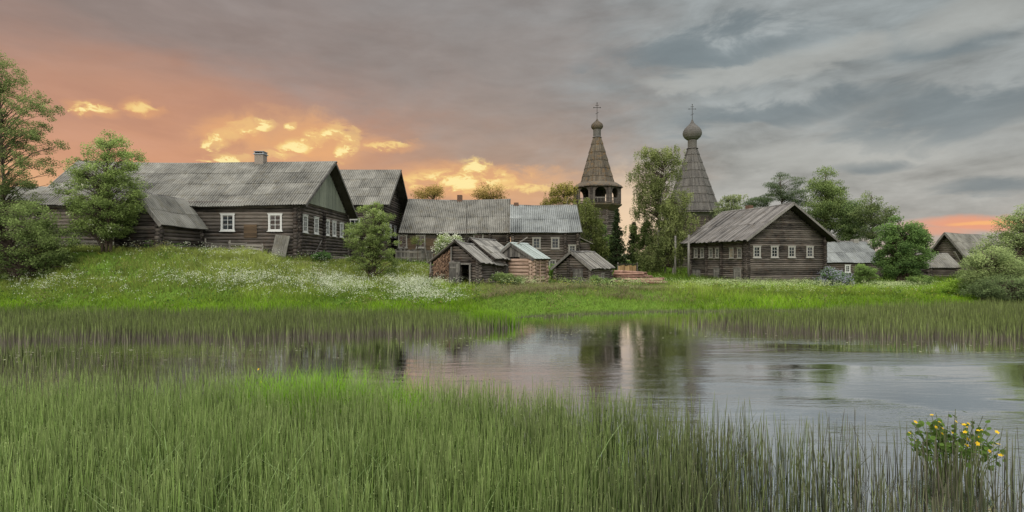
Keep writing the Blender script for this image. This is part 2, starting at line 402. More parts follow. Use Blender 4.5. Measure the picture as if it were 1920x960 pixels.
def slope_roof(parent, xe, xr, ye, ze, zr, mat, kind='corr', yr=0.0, thick=.07, name='roof', sag=0.0, zfar=0.0, seed=1, rows=None, sheet=None, under=None, step=None):
    """One slope. x limits at the eave xe=(x0,x1) and the ridge xr; ridge at y=yr,z=zr ; eave at y=ye,z=ze. returns MB for the covering and MB for the deck"""
    r = random.Random(seed)
    m = MB()
    if kind == 'corr': sw, nr, amp, lam, res = sheet or 1.2, rows or 3, .032, .2, 6
    elif kind == 'plank': sw, nr, amp, lam, res = sheet or .2, rows or 1, 0, 1, 1
    elif kind == 'metal': sw, nr, amp, lam, res = sheet or .55, rows or 1, 0.0, 1, 1
    def pt(u, v):   # u 0..1 along, v 0 ridge .. 1 eave
        x0 = xr[0] + (xe[0] - xr[0]) * v; x1 = xr[1] + (xe[1] - xr[1]) * v
        x = x0 + (x1 - x0) * u
        s_ = -sag * math.sin(math.pi * u) * (1 - v * .3)
        w_ = .03 * math.sin(u * 9.0 + seed) * math.sin(v * 3 + seed)
        return Vector((x, yr + (ye - yr) * v, zr + (ze - zr) * v + s_ + w_ + zfar * u))
    Lx = abs(xr[1] - xr[0]); ns = max(1, round(Lx / sw))
    nrm = Vector((0, zr - ze, abs(ye - yr))).normalized(); 
    if ye < yr: nrm.y = -abs(nrm.y)
    nrm = Vector((0, (zr - ze) * (1 if ye > yr else -1), abs(ye - yr))).normalized()
    for row in range(nr):
        for k in range(ns):
            tone = r.random(); lift = r.uniform(0, .012) + .012 * (nr - row)
            u0, u1 = k / ns, (k + 1) / ns
            if kind == 'plank': g_ap = .16 if abs(sw - .235) < .001 else .045; u0 += g_ap / ns; u1 -= g_ap / ns; lift = r.uniform(0, .03)
            v0, v1 = row / nr, (row + 1) / nr + (.03 if row < nr - 1 else 0)
            if row == nr - 1: v1 += r.uniform(-.004, .012) * (3 if kind == 'plank' else 1)
            nu = max(1, int(res * (Lx / ns) / lam)) if amp else 1
            nv = 3 if nr < 3 else 2
            vs = []; tn = []
            for j in range(nv + 1):
                for i in range(nu + 1):
                    u = u0 + (u1 - u0) * i / nu; v = v0 + (v1 - v0) * j / nv
                    off = lift + .012 * j / nv
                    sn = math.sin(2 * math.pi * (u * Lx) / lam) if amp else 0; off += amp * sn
                    tn.append((tone * .55 + .2 + .42 * sn) if amp else tone)  # rib shading painted into the tone: light crests, dark valleys
                    vs.append(pt(u, v) + nrm * (off + thick))
            w = nu + 1
            fs = [(j * w + i, j * w + i + 1, (j + 1) * w + i + 1, (j + 1) * w + i) for j in range(nv) for i in range(nu)]
            if kind != 'corr':  # give thickness
                n0 = len(vs); vs += [v - nrm * .025 for v in vs]; tn = tn + tn
                fs += [tuple(x + n0 for x in f[::-1]) for f in fs]
                fs += [(nv * w + i, nv * w + i + 1, n0 + nv * w + i + 1, n0 + nv * w + i) for i in range(nu)]
                for j in range(nv):
                    fs += [(j * w, (j + 1) * w, n0 + (j + 1) * w, n0 + j * w), (j * w + nu, n0 + j * w + nu, n0 + (j + 1) * w + nu, (j + 1) * w + nu)]
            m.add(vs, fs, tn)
            if kind == 'metal':
                m.bar(pt(u0, v0) + nrm * (thick + .05), pt(u0, v1) + nrm * (thick + .05), .03, .05, .6)
    dk = MB(); nseg = 8; 
    for i in range(nseg):
        u0, u1 = i / nseg, (i + 1) / nseg
        q = [pt(u0, 0), pt(u1, 0), pt(u1, .99), pt(u0, .99)]
        vs = [p_ + nrm * (thick - .045) for p_ in q] + [p_ - nrm * .03 for p_ in q]
        dk.add(vs, [(0, 1, 2, 3), (7, 6, 5, 4), (0, 4, 5, 1), (2, 6, 7, 3), (1, 5, 6, 2), (0, 3, 7, 4)], r.random())
    return m, dk, pt, nrm

def house(name, label, cat, P0, ang, L, W, z0, wh, rise, ovL=(.8, .6), ovW=.6, roof='corr', roofmat=None, wallmat=None, d=.25, gable='log', sag=.05,
          group=None, roofgap=0.0, rows=None, xr_extra=(0, 0), logs_full=True, sheet=None, zfar=0.0, eavedrop=None, gaps=None, barge=True, seed=3, ridge_y=None, deckmat=None, ovWb=None):
    """local frame: x along the ridge (0..L), y across (0..W). P0 world position of local origin, ang = rotation of local x."""
    roofmat = roofmat or SLATE; wallmat = wallmat or LOG; deckmat = deckmat or BOARDD
    e = empty(name, (P0[0], P0[1], z0), ang, label, cat, group)
    random.seed(seed)
    yr = W / 2 if ridge_y is None else ridge_y
    if ovWb is None: ovWb = ovW
    zt = wh
    slope_f = rise / (yr + ovW); slope_b = rise / (W - yr + ovWb)
    ze = wh - .12           # eave height at the outer edge is below by overhang
    zr = ze + rise
    gaps = gaps or {}
    wl = MB()
    topz = ze + slope_f * ovW
    log_wall(wl, (0, 0), (L, 0), -.5, topz - .02, d, .22, 0, gaps=gaps.get('f', ()))
    log_wall(wl, (0, W), (L, W), -.5, topz - .02, d, .22, 0)
    def lim(z):
        if z < topz - .06: return (0, 1)
        y0 = (z - ze) / slope_f - ovW + .12; y1 = W + ovWb - (z - ze) / slope_b - .12
        if y1 - y0 < .25: return None
        return (max(0, y0 / W), min(1, y1 / W))
    gl = lim if gable == 'log' else (lambda z: (0, 1) if z < topz + .1 else None)
    for x, key in ((0, 'l'), (L, 'r')):
        log_wall(wl, (x, 0), (x, W), -.5, zr, d, .22, .5, lim=gl, gaps=gaps.get(key, ()))
    w = wl.build('wall', wallmat, e, smooth=True)
    if gable != 'log':
        for x in (0, L):
            g = MB(); n = int(W / .2)
            zb = topz + .02
            for k in range(n):
                y0, y1 = W * k / n + .006, W * (k + 1) / n - .006; ym = (y0 + y1) / 2
                def top(y): return min(ze + (y + ovW) * slope_f, ze + (W + ovWb - y) * slope_b) - .05
                t0, t1 = top(y0), top(y1)
                if max(t0, t1) < zb + .05: continue
                t0 = max(t0, zb + .01); t1 = max(t1, zb + .01)
                s_ = 1 if x == L else -1; xo = x + s_ * .14; xi = x - s_ * .02; xo += random.uniform(0, .008)
                g.add([(xo, y0, zb), (xo, y1, zb), (xo, y1, t1), (xo, y0, t0), (xi, y0, zb), (xi, y1, zb), (xi, y1, t1), (xi, y0, t0)],
                      [(0, 1, 2, 3), (7, 6, 5, 4), (0, 4, 5, 1), (1, 5, 6, 2), (2, 6, 7, 3), (3, 7, 4, 0)], random.random())
            if g.v: g.build('gable', gable, e)
    xe = (-ovL[0], L + ovL[1]); xr = (-ovL[0] - xr_extra[0], L + ovL[1] + xr_extra[1])
    m1, k1, pt, nrm = slope_roof(e, xe, xr, -ovW, ze, zr, roofmat, roof, yr, sag=sag, seed=seed, rows=rows, sheet=sheet, zfar=zfar)
    m2, k2, pt2, nrm2 = slope_roof(e, xe, xr, W + ovWb, ze, zr, roofmat, roof, yr, sag=sag, seed=seed + 50, rows=rows, sheet=sheet, zfar=zfar)
    mm = MB(); mm.v = m1.v; mm.f = m1.f; mm.t = m1.t; mm.add(m2.v, m2.f, m2.t)
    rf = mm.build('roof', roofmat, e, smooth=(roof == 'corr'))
    dk = MB(); dk.v = k1.v; dk.f = k1.f; dk.t = k1.t; dk.add(k2.v, k2.f, k2.t); dk.build('roof_deck', deckmat, rf)
    rc = MB(); n = 10
    for i in range(n):
        a = pt(i / n, 0) + Vector((0, 0, .13)); b = pt((i + 1) / n + .005, 0) + Vector((0, 0, .13))
        tn = random.random()
        for s_, nn in ((-1, nrm), (1, nrm2)):
            dirv = Vector((0, s_ * 1.0, -(slope_f if s_ < 0 else slope_b))).normalized() * .17
            q = [a, b, b + dirv, a + dirv]; up = Vector((0, 0, .018))
            rc.add([x + up for x in q] + [x - up for x in q], [(0, 1, 2, 3), (7, 6, 5, 4), (2, 6, 7, 3), (0, 3, 7, 4), (1, 5, 6, 2)], tn)
    rc.build('ridge_cap', BOARDV if roof != 'metal' else roofmat, rf)
    if barge:
        for u in (0, 1):
            bb = MB(); sx = .03 if u else -.03
            for f_ in (pt, pt2):
                bb.bar(f_(u, -.01) + Vector((sx, 0, -.02)), f_(u, 1.0) + Vector((sx, 0, -.02)), .04, .2, random.random())
            bb.build('bargeboard', BOARDV, rf)
    e_info = dict(e=e, roof=rf, ze=ze, zr=zr, pt=pt, pt2=pt2, W=W, L=L, slope=slope_f, topz=topz)
    return e_info

def log_post(parent, x, y, z0, z1, ang=0, d=.25, out=.3):
    """stack of protruding log ends of an inner cross wall, on the wall y side"""
    m = MB(); R = Matrix.Rotation(ang, 3, 'Z'); z = z0 + d / 2
    while z < z1:
        a = Vector((x, y, z)); m.tube([a + R @ Vector((0, .1, 0)), a + R @ Vector((0, -out - random.uniform(0, .05), 0))], d * .62, 8, random.random() * .4)
        z += d
    return m.build('log_ends', LOGD, parent, smooth=True)

def chimney(roof, c, w, h, mat, cap=True):
    m = MB(); x, y, z = c; cs = .075; k = 0
    zz = z
    while zz < z + h:
        m.box((x, y, zz + cs / 2 - .003), (w + random.uniform(-.01, .01), w + random.uniform(-.01, .01), cs - .006), None); zz += cs
    o = m.build('chimney', mat, roof)
    if cap:
        q = MB(); q.box((x, y, zz + .03), (w + .16, w + .16, .07)); 
        for sx in (-1, 1):
            q.bar((x + sx * (w / 2 + .03), y, zz + .06), (x, y, zz + .32), w + .1, .02, .5, up=(0, 1, 0)) if False else q.box((x + sx * (w / 2 - .02), y, zz + .14), (.04, w, .16))
        q.box((x, y, zz + .24), (w + .12, w + .12, .04)); q.build('chimney_cap', ZINC, o)
    return o
pi = math.pi

# ================================================================== HOUSE 1 (large, left)
zb = 2.75
h = house('log_farmhouse', 'largest log farmhouse, left, with a very long corrugated roof and white windows, green plank gable', 'house',
          (-33.8, 38.7), 0.0, 18.2, 11.8, zb, 3.85, 4.25, ovL=(.9, .85), ovW=.55, gable='log', xr_extra=(1.6, 0), sag=.16, rows=4, seed=5, d=.255)
e = h['e']
for wx, nm in ((427, 0), (516, 1)):
    X = (wx - 960) / F * 38.55 + 33.8
    add_window(e, (X, 0, Z(417, 38.5) - zb), .98, 1.27, 0)
for D_ in (39.85, 42.1, 44.65, 46.35, 48.35):
    add_window(e, (18.2, D_ - 38.7, 5.28 - zb), .86, 1.32, pi / 2)
log_post(e, 18.2, .02, -.4, 3.75, pi / 2); log_post(e, 18.18, 0, -.4, 3.75, 0)
log_post(e, 18.2, 44.0 - 38.7 - .25, -.4, 3.75, pi / 2)
log_post(e, 10.0 - 3.2, 0, -.4, 3.7, 0)
chimney(h['roof'], (30.0 - 33.8 + 0, 5.9, h['zr'] - .3), .75, .95, BRICK) if False else None
ch = chimney(h['roof'], ((489 - 960) / F * 44.6 + 33.8, 5.9, h['zr'] - .2), .72, .75, PBRICK)
# lower cover board patch of red planks on the wall
m = MB()
for k in range(6): m.box((33.8 - 18.9, -.165, 2.32 - .16 * k), (.95, .04, .15))
m.build('wall_patch', BROWNB, e)
g = MB(); n = 58
for k in range(n):
    y0, y1 = 11.8 * k / n + .006, 11.8 * (k + 1) / n - .006; zb_ = h['topz'] + .05
    def topf(y): return min(h['ze'] + (y + .55) * h['slope'], h['ze'] + (12.35 - y) * h['slope']) - .62
    t0, t1 = topf(y0), topf(y1)
    if min(t0, t1) < zb_ + .03: continue
    xo = 18.2 + .2 + random.uniform(0, .01); xi = 18.2 + .1
    g.add([(xo, y0, zb_), (xo, y1, zb_), (xo, y1, t1), (xo, y0, t0), (xi, y0, zb_), (xi, y1, zb_), (xi, y1, t1), (xi, y0, t0)], [(0, 1, 2, 3), (7, 6, 5, 4), (0, 4, 5, 1), (1, 5, 6, 2), (2, 6, 7, 3), (3, 7, 4, 0)], random.random())
g.build('gable_boards', GREENB, e)
# small porch roof where the yard part begins
m = MB(); m.bar((8.6, -.9, 3.42), (9.7, -.4, 3.55), .9, .05, .7); m.build('porch_roof', ZINC, e)

# leaning corrugated sheet
def leaning_sheet(name, label, base, top_off, w, hgt, rz):
    m = MB(); n = 40; vs = []; ts = []
    for j in range(3):
        for i in range(n + 1):
            u = i / n; v = j / 2
            vs.append(((u - .5) * w, top_off * v + .02 * math.sin(u * w / .13 * 2 * pi), hgt * v + .0)); ts.append(.6)
    fs = [(j * (n + 1) + i, j * (n + 1) + i + 1, (j + 1) * (n + 1) + i + 1, (j + 1) * (n + 1) + i) for j in range(2) for i in range(n)]
    m.add(vs, fs, ts); m.add([(v[0], v[1] + .012, v[2]) for v in vs], [f[::-1] for f in fs], ts)
    o = m.build(name, SLATE, None, smooth=True); o.location = base; o.rotation_euler = (0, .10, rz); tag(o, label, 'roof sheet')
x0, y0 = P(520, 37.9)
leaning_sheet('corrugated_sheet', 'grey corrugated sheet leaning on the long wall of the largest farmhouse', (x0, y0, h1(x0, y0) - .05), .5, 1.05, 1.75, 0)
# diagonal pole and plank pile at facade
m = MB(); a = P(572, 39.2); m.tube([(a[0] + .5, a[1], h1(*a)), (-15.35, 43.0, 4.15)], .05, 6)
tag(m.build('leaning_pole', BOARDH), 'pale pole leaning against the window facade of the largest farmhouse', 'pole')
m = MB(); a = P(628, 42.5)
for k in range(5): m.bar((a[0] - .8, a[1] + k * .16 - .3, h1(*a) + .3 + .05 * k), (a[0] + .9, a[1] + k * .16 - .2, h1(*a) + .24 + .03 * k), .15, .035)
tag(m.build('plank_pile', BOARDH), 'small pile of pale planks at the foot of the largest farmhouse facade', 'planks')

# ---- fences by house 1
def rail_fence(name, label, pts, hgt, rails, postgap=1.6, vertical=False, mat=None, gap=.16, drop=.0):
    mat = mat or BOARDH; e = empty(name, (pts[0][0], pts[0][1], h1(*pts[0])), 0, label, 'fence'); o = Vector(e.location)
    for (a, b) in zip(pts[:-1], pts[1:]):
        a = Vector(a); b = Vector(b); L = (b - a).length; n = max(1, round(L / postgap)); d = (b - a) / L
        for k in range(n + 1):
            q = a + (b - a) * k / n; z = h1(q.x, q.y); m = MB()
            m.tube([Vector((q.x, q.y, z - .3)) - o, Vector((q.x + random.uniform(-.05, .05), q.y, z + hgt * random.uniform(.95, 1.15))) - o], .055, 6); m.build('post', mat, e)
        if vertical:
            m = MB(); nn = int(L / gap)
            for k in range(nn):
                q = a + d * (k + .5) * gap; z = h1(q.x, q.y); hh = hgt * random.uniform(.9, 1.05)
                m.bar((q.x - o.x, q.y - o.y - .05, z - o.z - .1), (q.x - o.x + random.uniform(-.03, .03), q.y - o.y - .05, z - o.z + hh), gap * .8, .025, up=(0, 1, 0))
            m.build('pickets', BOARDV, e)
        for r_ in rails:
            m = MB(); 
            for k in range(n):
                if random.random() < drop: continue
                q0 = a + (b - a) * k / n; q1 = a + (b - a) * (k + 1) / n
                m.bar(Vector((q0.x, q0.y - .07, h1(q0.x, q0.y) + hgt * r_ + random.uniform(-.05, .05))) - o, Vector((q1.x, q1.y - .07, h1(q1.x, q1.y) + hgt * r_ + random.uniform(-.05, .05))) - o, .03, .15)
            if m.v: m.build('rail', mat, e)
    return e
random.seed(21)
rail_fence('plank_fence', 'low broken plank fence in front of the long wall of the largest farmhouse', [P(386, 36.6), P(430, 36.9), P(492, 37.7)], .95, (.3, .55, .8), 1.1)
rail_fence('rail_fence', 'old pale rail fence behind the round shrub, left of the leafy rowan', [P(112, 36.2), P(188, 36.6)], 1.25, (.5, .95), 1.2)
# ladder leaning
lx, ly = P(205, 35.2); lz = h1(lx, ly); e = empty('ladder', (lx, ly, lz), 0, 'small wooden ladder leaning beneath the rowan tree', 'ladder')
for s_ in (-1, 1):
    m = MB(); m.tube([(s_ * .28 + .25, 0, -.1), (s_ * .16 - .1, .7, 1.75)], .035, 6); m.build('side_rail', BOARDH, e)
for k in range(5):
    m = MB(); q = .18 + .17 * k; wd = .28 - .12 * q; cx = .25 - .35 * q; m.bar((cx - wd, .7 * q, 1.85 * q - .1), (cx + wd, .7 * q, 1.85 * q - .1), .04, .04); m.build('rung', BOARDH, e)

# ---- shed beside house 1 (ridge runs away from the viewer)
h = house('log_barn', 'small log barn with steep corrugated roof in front of the largest farmhouse', 'barn',
          (-22.25, 33.6), pi / 2, 4.4, 2.5, 3.1, 1.75, 2.1, ovL=(.35, .3), ovW=.35, rows=2, sag=.04, seed=9, wallmat=LOGD)
# small barn glimpsed at far left
house('log_storehouse', 'grey roofed storehouse half hidden behind the tall tree at the left edge', 'storehouse', (P(-60, 46)[0], 46), 0.05, 5.6, 5, 3.0, 4.7, 1.6, rows=2, seed=12)

# ================================================================== HOUSE 2
h = house('log_farmhouse', 'tall log house with steep dark gable directly behind the largest farmhouse', 'house',
          (-27.5, 52.0), 0.0, 14.6, 10.2, 2.6, 5.35, 4.3, ovL=(.5, 1.0), ovW=.55, rows=4, seed=15, wallmat=LOGD)
add_window(h['e'], ((666 - 960) / F * 52 + 27.5, 0, Z(425, 52) - 2.6), 1.05, 1.5, 0)
for yy in (1.6, 3.9, 6.2): add_window(h['e'], (14.6, yy, 3.0), .85, 1.3, pi / 2)

# ================================================================== HOUSE 3 (middle, long)
h = house('log_cottage', 'long low house with brown wall and wide pale corrugated roof, brick chimney at mid ridge', 'house',
          (-11.2, 55.4), 0.0, 10.75, 9.4, 2.2, 3.25, 4.0, ovL=(.45, .25), ovW=.45, rows=2, seed=19, sag=.13)
e = h['e']
m = MB()
for k in range(14): m.box((2.3, -.15, .05 + .19 * k), (4.55, .03, .18))
m.build('wall_cladding', BROWNB, e)
add_window(e, ((755 - 960) / F * 55.2 + 11.2, 0, Z(453, 55.2) - 2.2), .95, 1.35, 0, frame=WHITEO, proud=.2)
add_window(e, ((789 - 960) / F * 55.2 + 11.2, 0, Z(453, 55.2) - 2.2), .95, 1.35, 0, frame=WHITEO, proud=.2)
add_window(e, ((897 - 960) / F * 55.2 + 11.2, 0, Z(449, 55.2) - 2.2), 1.05, 1.2, 0, frame=WHITEO)
chimney(h['roof'], ((862 - 960) / F * 60 + 11.2, 4.7, h['zr'] - .2), .55, .75, BRICK, cap=False)
for xx in (7.9, 8.9): log_post(e, xx, 0, -.4, 3.2)
rail_fence('picket_fence', 'weathered vertical board fence in front of the long low house', [P(742, 52.5), P(815, 52.5)], 1.25, (.3, .8), 1.5, vertical=True)
m = MB(); a = P(800, 50); m.tube([(a[0] + .15, a[1], h1(*a) - .2), (a[0] - .25, a[1], h1(*a) + 2.0)], .06, 6)
tag(m.build('fence_post', BOARDH), 'pale tilted post standing before the board fence of the long low house', 'post')
# ================================================================== HOUSE 4
h = house('log_house', 'two storey log house with blue grey roof beside the long low house', 'house',
          (.1, 53.4), 0.0, 6.45, 7.8, 1.35, 4.05, 3.1, ovL=(.29, .4), ovW=.4, rows=2, seed=23, roofmat=SLATEB, wallmat=LOGD)
e = h['e']
for wx in (1006, 1041): add_window(e, ((wx - 960) / F * 53.2 - .1, 0, Z(456, 53.2) - 1.35), .82, 1.15, 0, frame=WHITEO)
add_window(e, ((1073 - 960) / F * 53.2 - .1, 0, Z(468, 53.2) - 1.35), .75, .95, 0, frame=WHITEO)
add_window(e, ((1036 - 960) / F * 53.2 - .1, 0, Z(495, 53.2) - 1.35), .7, .8, 0, frame=WHITEO)
log_post(e, (1060 - 960) / F * 53.2 - .1, 0, -.4, 3.95)
chimney(h['roof'], ((968 - 960) / F * 57 - .1, 3.9, h['zr'] - .25), .5, .6, BRICK, cap=False)
m = MB(); m.bar((6.6, 1.0, 3.5), (8.0, 1.0, 2.85), 2.2, .06, .6); m.build('porch_roof', BOARDH, e)
m = MB(); log_wall(m, (6.6, .2), (7.6, .2), -.4, 2.9, .24, .15); m.build('porch_wall', LOGD, e, smooth=True)

# ================================================================== SHEDS in the middle
def axis_ang(dx, dy): return math.atan2(dy, dx)
# Shed A: woodshed. local x along ridge (away), local y across to the left. P0 = right-front corner
def shed(name, label, apex, dirn, Lw, wr, wl_, z0, zap, zeave, **k):
    """apex (X,Y) of the near gable; ridge along dirn; right half width wr, left half wl"""
    dx, dy = dirn; n = math.hypot(dx, dy); dx /= n; dy /= n
    rx, ry = dy, -dx        # right of the direction
    P0 = (apex[0] + rx * wr, apex[1] + ry * wr)
    W = wr + wl_; ov = k.pop('ovW', .3)
    wh = zeave - z0 + .12
    rise = zap - zeave
    return house(name, label, k.pop('cat', 'shed'), P0, axis_ang(dx, dy), Lw, W, z0, wh, rise, ovW=ov, ridge_y=wr, **k)
random.seed(31)
a = P(850, 35)
h = shed('woodshed', 'grey plank roofed woodshed with an open doorway and stacked firewood at its left', (a[0] + .2, a[1] + .25), (1.55, 3.3), 3.5, 1.62, .2, 1.0, 3.78, 2.38, ovWb=1.9,
         ovL=(.3, .2), roof='plank', roofmat=PLANKS, wallmat=LOG, sag=.03, zfar=-.28, d=.17, seed=33, gaps={'l': ((.55, 1.25, 0.0, 1.25),)}, barge=False, sheet=.26)
e = h['e']; WA = h['W']
# local frame helper for shed A: x away, y left
d_ = add_door(e, (-.12, 1.62, .05), .62, 1.3, -pi / 2 + .0, proud=.16)
fr = MB()
for yy in (.5, 1.3): fr.box((-.2, yy, .62), (.08, .11, 1.35), None, .8)
fr.box((-.2, .9, 1.33), (.08, .95, .1), None, .7); fr.build('door_frame', BOARDV, e)
pm = MB()
for yy in (WA + .1, WA + 1.72): pm.bar((-.2, yy, -.3), (-.2, yy, 2.45 if yy < WA + 1 else 1.45), .09, .09)
pm.bar((3.2, WA + 1.72, -.3), (3.2, WA + 1.72, 1.3), .09, .09)
pm.build('post', BOARDV, e)
sd = MB(); log_wall(sd, (-.15, WA + 1.72), (3.2, WA + 1.72), -.3, 1.25, .17, .12); sd.build('side_wall', LOG, e, smooth=True)
# firewood stack in the bay: many billet ends towards the viewer
fw = MB(); random.seed(4)
y = WA + .22
slope_b = (h['zr'] - h['ze']) / (WA - 1.62 + 1.9)
rowz = -.25
while rowz < 2.6:
    y = WA + .2 + random.uniform(0, .05)
    while y < WA + 1.62:
        top = h['ze'] + (WA + 1.9 - y) * slope_b - .1
        if rowz < top - .06:
            r_ = random.uniform(.045, .07); x_ = -.12 + random.uniform(-.05, .06); n = random.choice((3, 4, 5, 6)); ph = random.uniform(0, 6)
            vs = [(x_, y + r_ * math.cos(ph + 2 * pi * k / n), rowz + r_ * math.sin(ph + 2 * pi * k / n)) for k in range(n)]
            vs += [(x_ + .5, v[1], v[2]) for v in vs]
            fw.add(vs, [tuple(range(n)), tuple(range(2 * n - 1, n - 1, -1))] + [(k, n + k, n + (k + 1) % n, (k + 1) % n) for k in range(n)], random.random())
        y += random.uniform(.085, .115)
    rowz += .095
fwo = fw.build('firewood', WOODEND); fwo.matrix_world = Matrix.Translation(e.location) @ Matrix.Rotation(e.rotation_euler.z, 4, 'Z')
fwo.location = e.location; fwo.rotation_euler = e.rotation_euler
tag(fwo, 'split firewood stacked under the left roof slope of the woodshed', 'firewood', kind='stuff')
bk = MB(); bk.box((.5, WA + .9, .2), (.05, 1.5, 1.6), None, .1); bk.build('back_board', BOARDD, e)
# Shed B
a = P(885, 37.6)
h = shed('log_shed', 'low log shed with mossy plank roof between the woodshed and the pale green roofed shed', (a[0], a[1]), (1.6, 3.0), 2.9, 1.75, .55, .95, 4.05, 2.62,
         ovL=(.3, .35), roof='plank', roofmat=PLANKS, sheet=.3, rows=3, wallmat=LOG, d=.2, seed=37, sag=.05, ovW=.3, barge=False)
add_door(h['e'], (1.9, 0, .1), .6, 1.1, 0, proud=.12)
# Shed C (new logs, metal roof)
a = P(956, 38.2)
h = shed('log_shed', 'small new shed of pale pinkish logs with a smooth pale green metal roof', (a[0] + .15, a[1] + .15), (1.7, 3.0), 2.2, 1.6, 1.2, .8, 3.72, 2.6,
         ovL=(.25, .2), roof='metal', roofmat=METALR, wallmat=LOGP, gable=BOARDV, d=.25, seed=41, sag=.0, ovW=.3)
m = MB()
for yy in (.35, 1.0): m.box((yy, -.17, .85), (.07, .05, 1.8), None, .9)
m.box((.35 - .6, -.02, .85), (.05, .07, 1.8), None, .9)
m.build('batten', LOGP, h['e'])
m = MB(); a1 = P(962, 38.5); m.bar((a1[0] + .2, a1[1], 3.7), (a1[0] + 1.0, a1[1] + .3, 4.2), .1, .05); m.bar((a1[0] + .35, a1[1] + .1, 3.72), (a1[0] + 1.05, a1[1] + .4, 4.25), .08, .04)
m.build('loose_board', BOARDH, None); o = bpy.data.objects['loose_board']; tag(o, 'two pale loose boards lying across the ridge of the pale green roof', 'boards')
# Shed D
a = P(1071, 42)
h = shed('log_bathhouse', 'small dark log bathhouse with ribbed board roof standing alone near the water', (a[0] + .15, a[1] + .25), (2.4, 3.0), 3.1, 1.6, 1.6, .45, 3.2, 1.86, cat='bathhouse',
         ovL=(.3, .3), roof='plank', roofmat=PLANKS, sheet=.235, wallmat=LOG, d=.19, seed=43, sag=.02, ovW=.3)
add_door(h['e'], (0, 1.05, .05), .7, 1.25, -pi / 2, proud=.13)
log_post(h['e'], 0, 1.95, -.2, 2.2, -pi / 2, d=.19, out=.15)
add_window(h['e'], (1.7, 0, .85), .42, .42, 0, frame=WHITEO, cross=(1, 0), cas=.06, proud=.12)

# ---- log pile
random.seed(51); LP = P(1152, 44.5); k = 0
layers = [(0, 7, 4.1), (1, 6, 3.6), (2, 5, 3.1), (3, 4, 2.5), (4, 3, 2.1)]
zb = h1(LP[0] + 2, LP[1]) + .1
for (ly, cnt, ln) in layers:
    for j in range(cnt):
        r_ = random.uniform(.085, .14); L_ = ln * random.uniform(.5, 1.05); m = MB()
        x0 = random.uniform(-.25, .75) + .05 * ly
        m.tube([(0, 0, 0), (L_ * .5, 0, random.uniform(-.01, .02)), (L_, 0, -.02)], [r_, r_ * .97, r_ * .9], 9, random.random())
        o = m.build('peeled_log', LOGR, None, smooth=True)
        o.location = (LP[0] + x0, LP[1] + j * .25 + ly * .12, zb + ly * .21); o.rotation_euler = (random.uniform(0, 3), random.uniform(-.02, .05), random.uniform(-.14, .10))
        tag(o, 'peeled reddish log lying in the pile beside the bathhouse', 'log', 'logs in the pile beside the bathhouse')
for (px, D_, L_, rz) in ((1196, 42.6, 2.2, -.12), (1206, 42.2, 1.9, -.06), (1192, 42.9, 2.0, -.2)):
    m = MB(); m.tube([(0, 0, 0), (L_, 0, 0)], [.1, .085], 8, random.random()); o = m.build('peeled_log', LOGR, None, smooth=True)
    q = P(px, D_); o.location = (q[0], q[1], h1(*q) + .22); o.rotation_euler = (0, 0, rz)
    tag(o, 'peeled reddish log lying on the grass in front of the log pile', 'log', 'loose logs before the log pile')
q = P(1177, 47); e = empty('board_screen', (q[0], q[1], h1(*q)), .0, 'golden yellow upright board screen behind the log pile', 'screen')
m = MB()
for k in range(8): m.box((-.75 + .2 * k, 0, .62 + .04 * (k % 3)), (.19, .03, 1.25))
m.build('panel', PANEL, e); m = MB(); m.box((-.05, 0, 1.4), (1.75, .12, .06)); m.build('cap', BOARDD, e)
for s_ in (-1, 1): m = MB(); m.box((s_ * .85, .06, .7), (.08, .08, 1.7)); m.build('post', BOARDH, e)

# ================================================================== RIGHT HOUSE
ang = math.atan2(7.9, -2.5)     # local x back along the side, local y = left -> gable wall direction must be to the right, so mirror
A = Vector((22.0, 50.0)); dirL = Vector((-.302, .953)); dirW = Vector((.953, .302))
P0 = A + dirW * 9.3             # right-front corner, local y runs back to the left corner
h = house('log_house', 'big broad gabled log house at right with four white gable windows', 'house', (P0.x, P0.y), math.atan2(dirL.y, dirL.x), 8.3, 9.3, .3, 4.22, 3.5,
          ovL=(.95, .8), ovW=.85, roof='plank', roofmat=PLANKR, rows=2, sheet=.17, wallmat=LOG, seed=61, d=.2, sag=.08)
e = h['e']
for wx in (1417, 1450, 1482, 1516):
    kx = (wx - 960) / F; tt = (kx * 50.0 - 22.0) / (.953 - kx * .302)
    add_window(e, (0, 9.3 - tt, Z(472.5, 50.3 + .3 * tt) - .3), .84, 1.12, -pi / 2, frame=WHITEM)
for wx in (1307, 1319, 1335, 1347, 1374, 1389):
    kx = (wx - 960) / F; tt = (22.0 - kx * 50.0) / (.302 + kx * .953)
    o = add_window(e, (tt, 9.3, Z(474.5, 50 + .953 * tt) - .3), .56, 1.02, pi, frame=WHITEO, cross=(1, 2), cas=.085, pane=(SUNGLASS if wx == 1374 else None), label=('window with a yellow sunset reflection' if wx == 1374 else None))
log_post(e, .02, 9.32, -.3, 4.2, pi, d=.2); log_post(e, 0, 9.28, -.3, 4.2, -pi / 2, d=.2); log_post(e, 0, .02, -.3, 4.2, -pi / 2, d=.2)
for tt in (3.3, 5.6): log_post(e, tt, 9.3, -.3, 4.2, pi, d=.2)
add_door(e, (1.1, 9.3, .1), .8, 1.35, pi); add_door(e, (4.0, 9.3, .1), .8, 1.3, pi); add_door(e, (7.3, 9.3, .1), 1.1, 1.1, pi)
chimney(h['roof'], (5.2, 4.4, h['zr'] - .3), .55, .7, BRICK, cap=False)

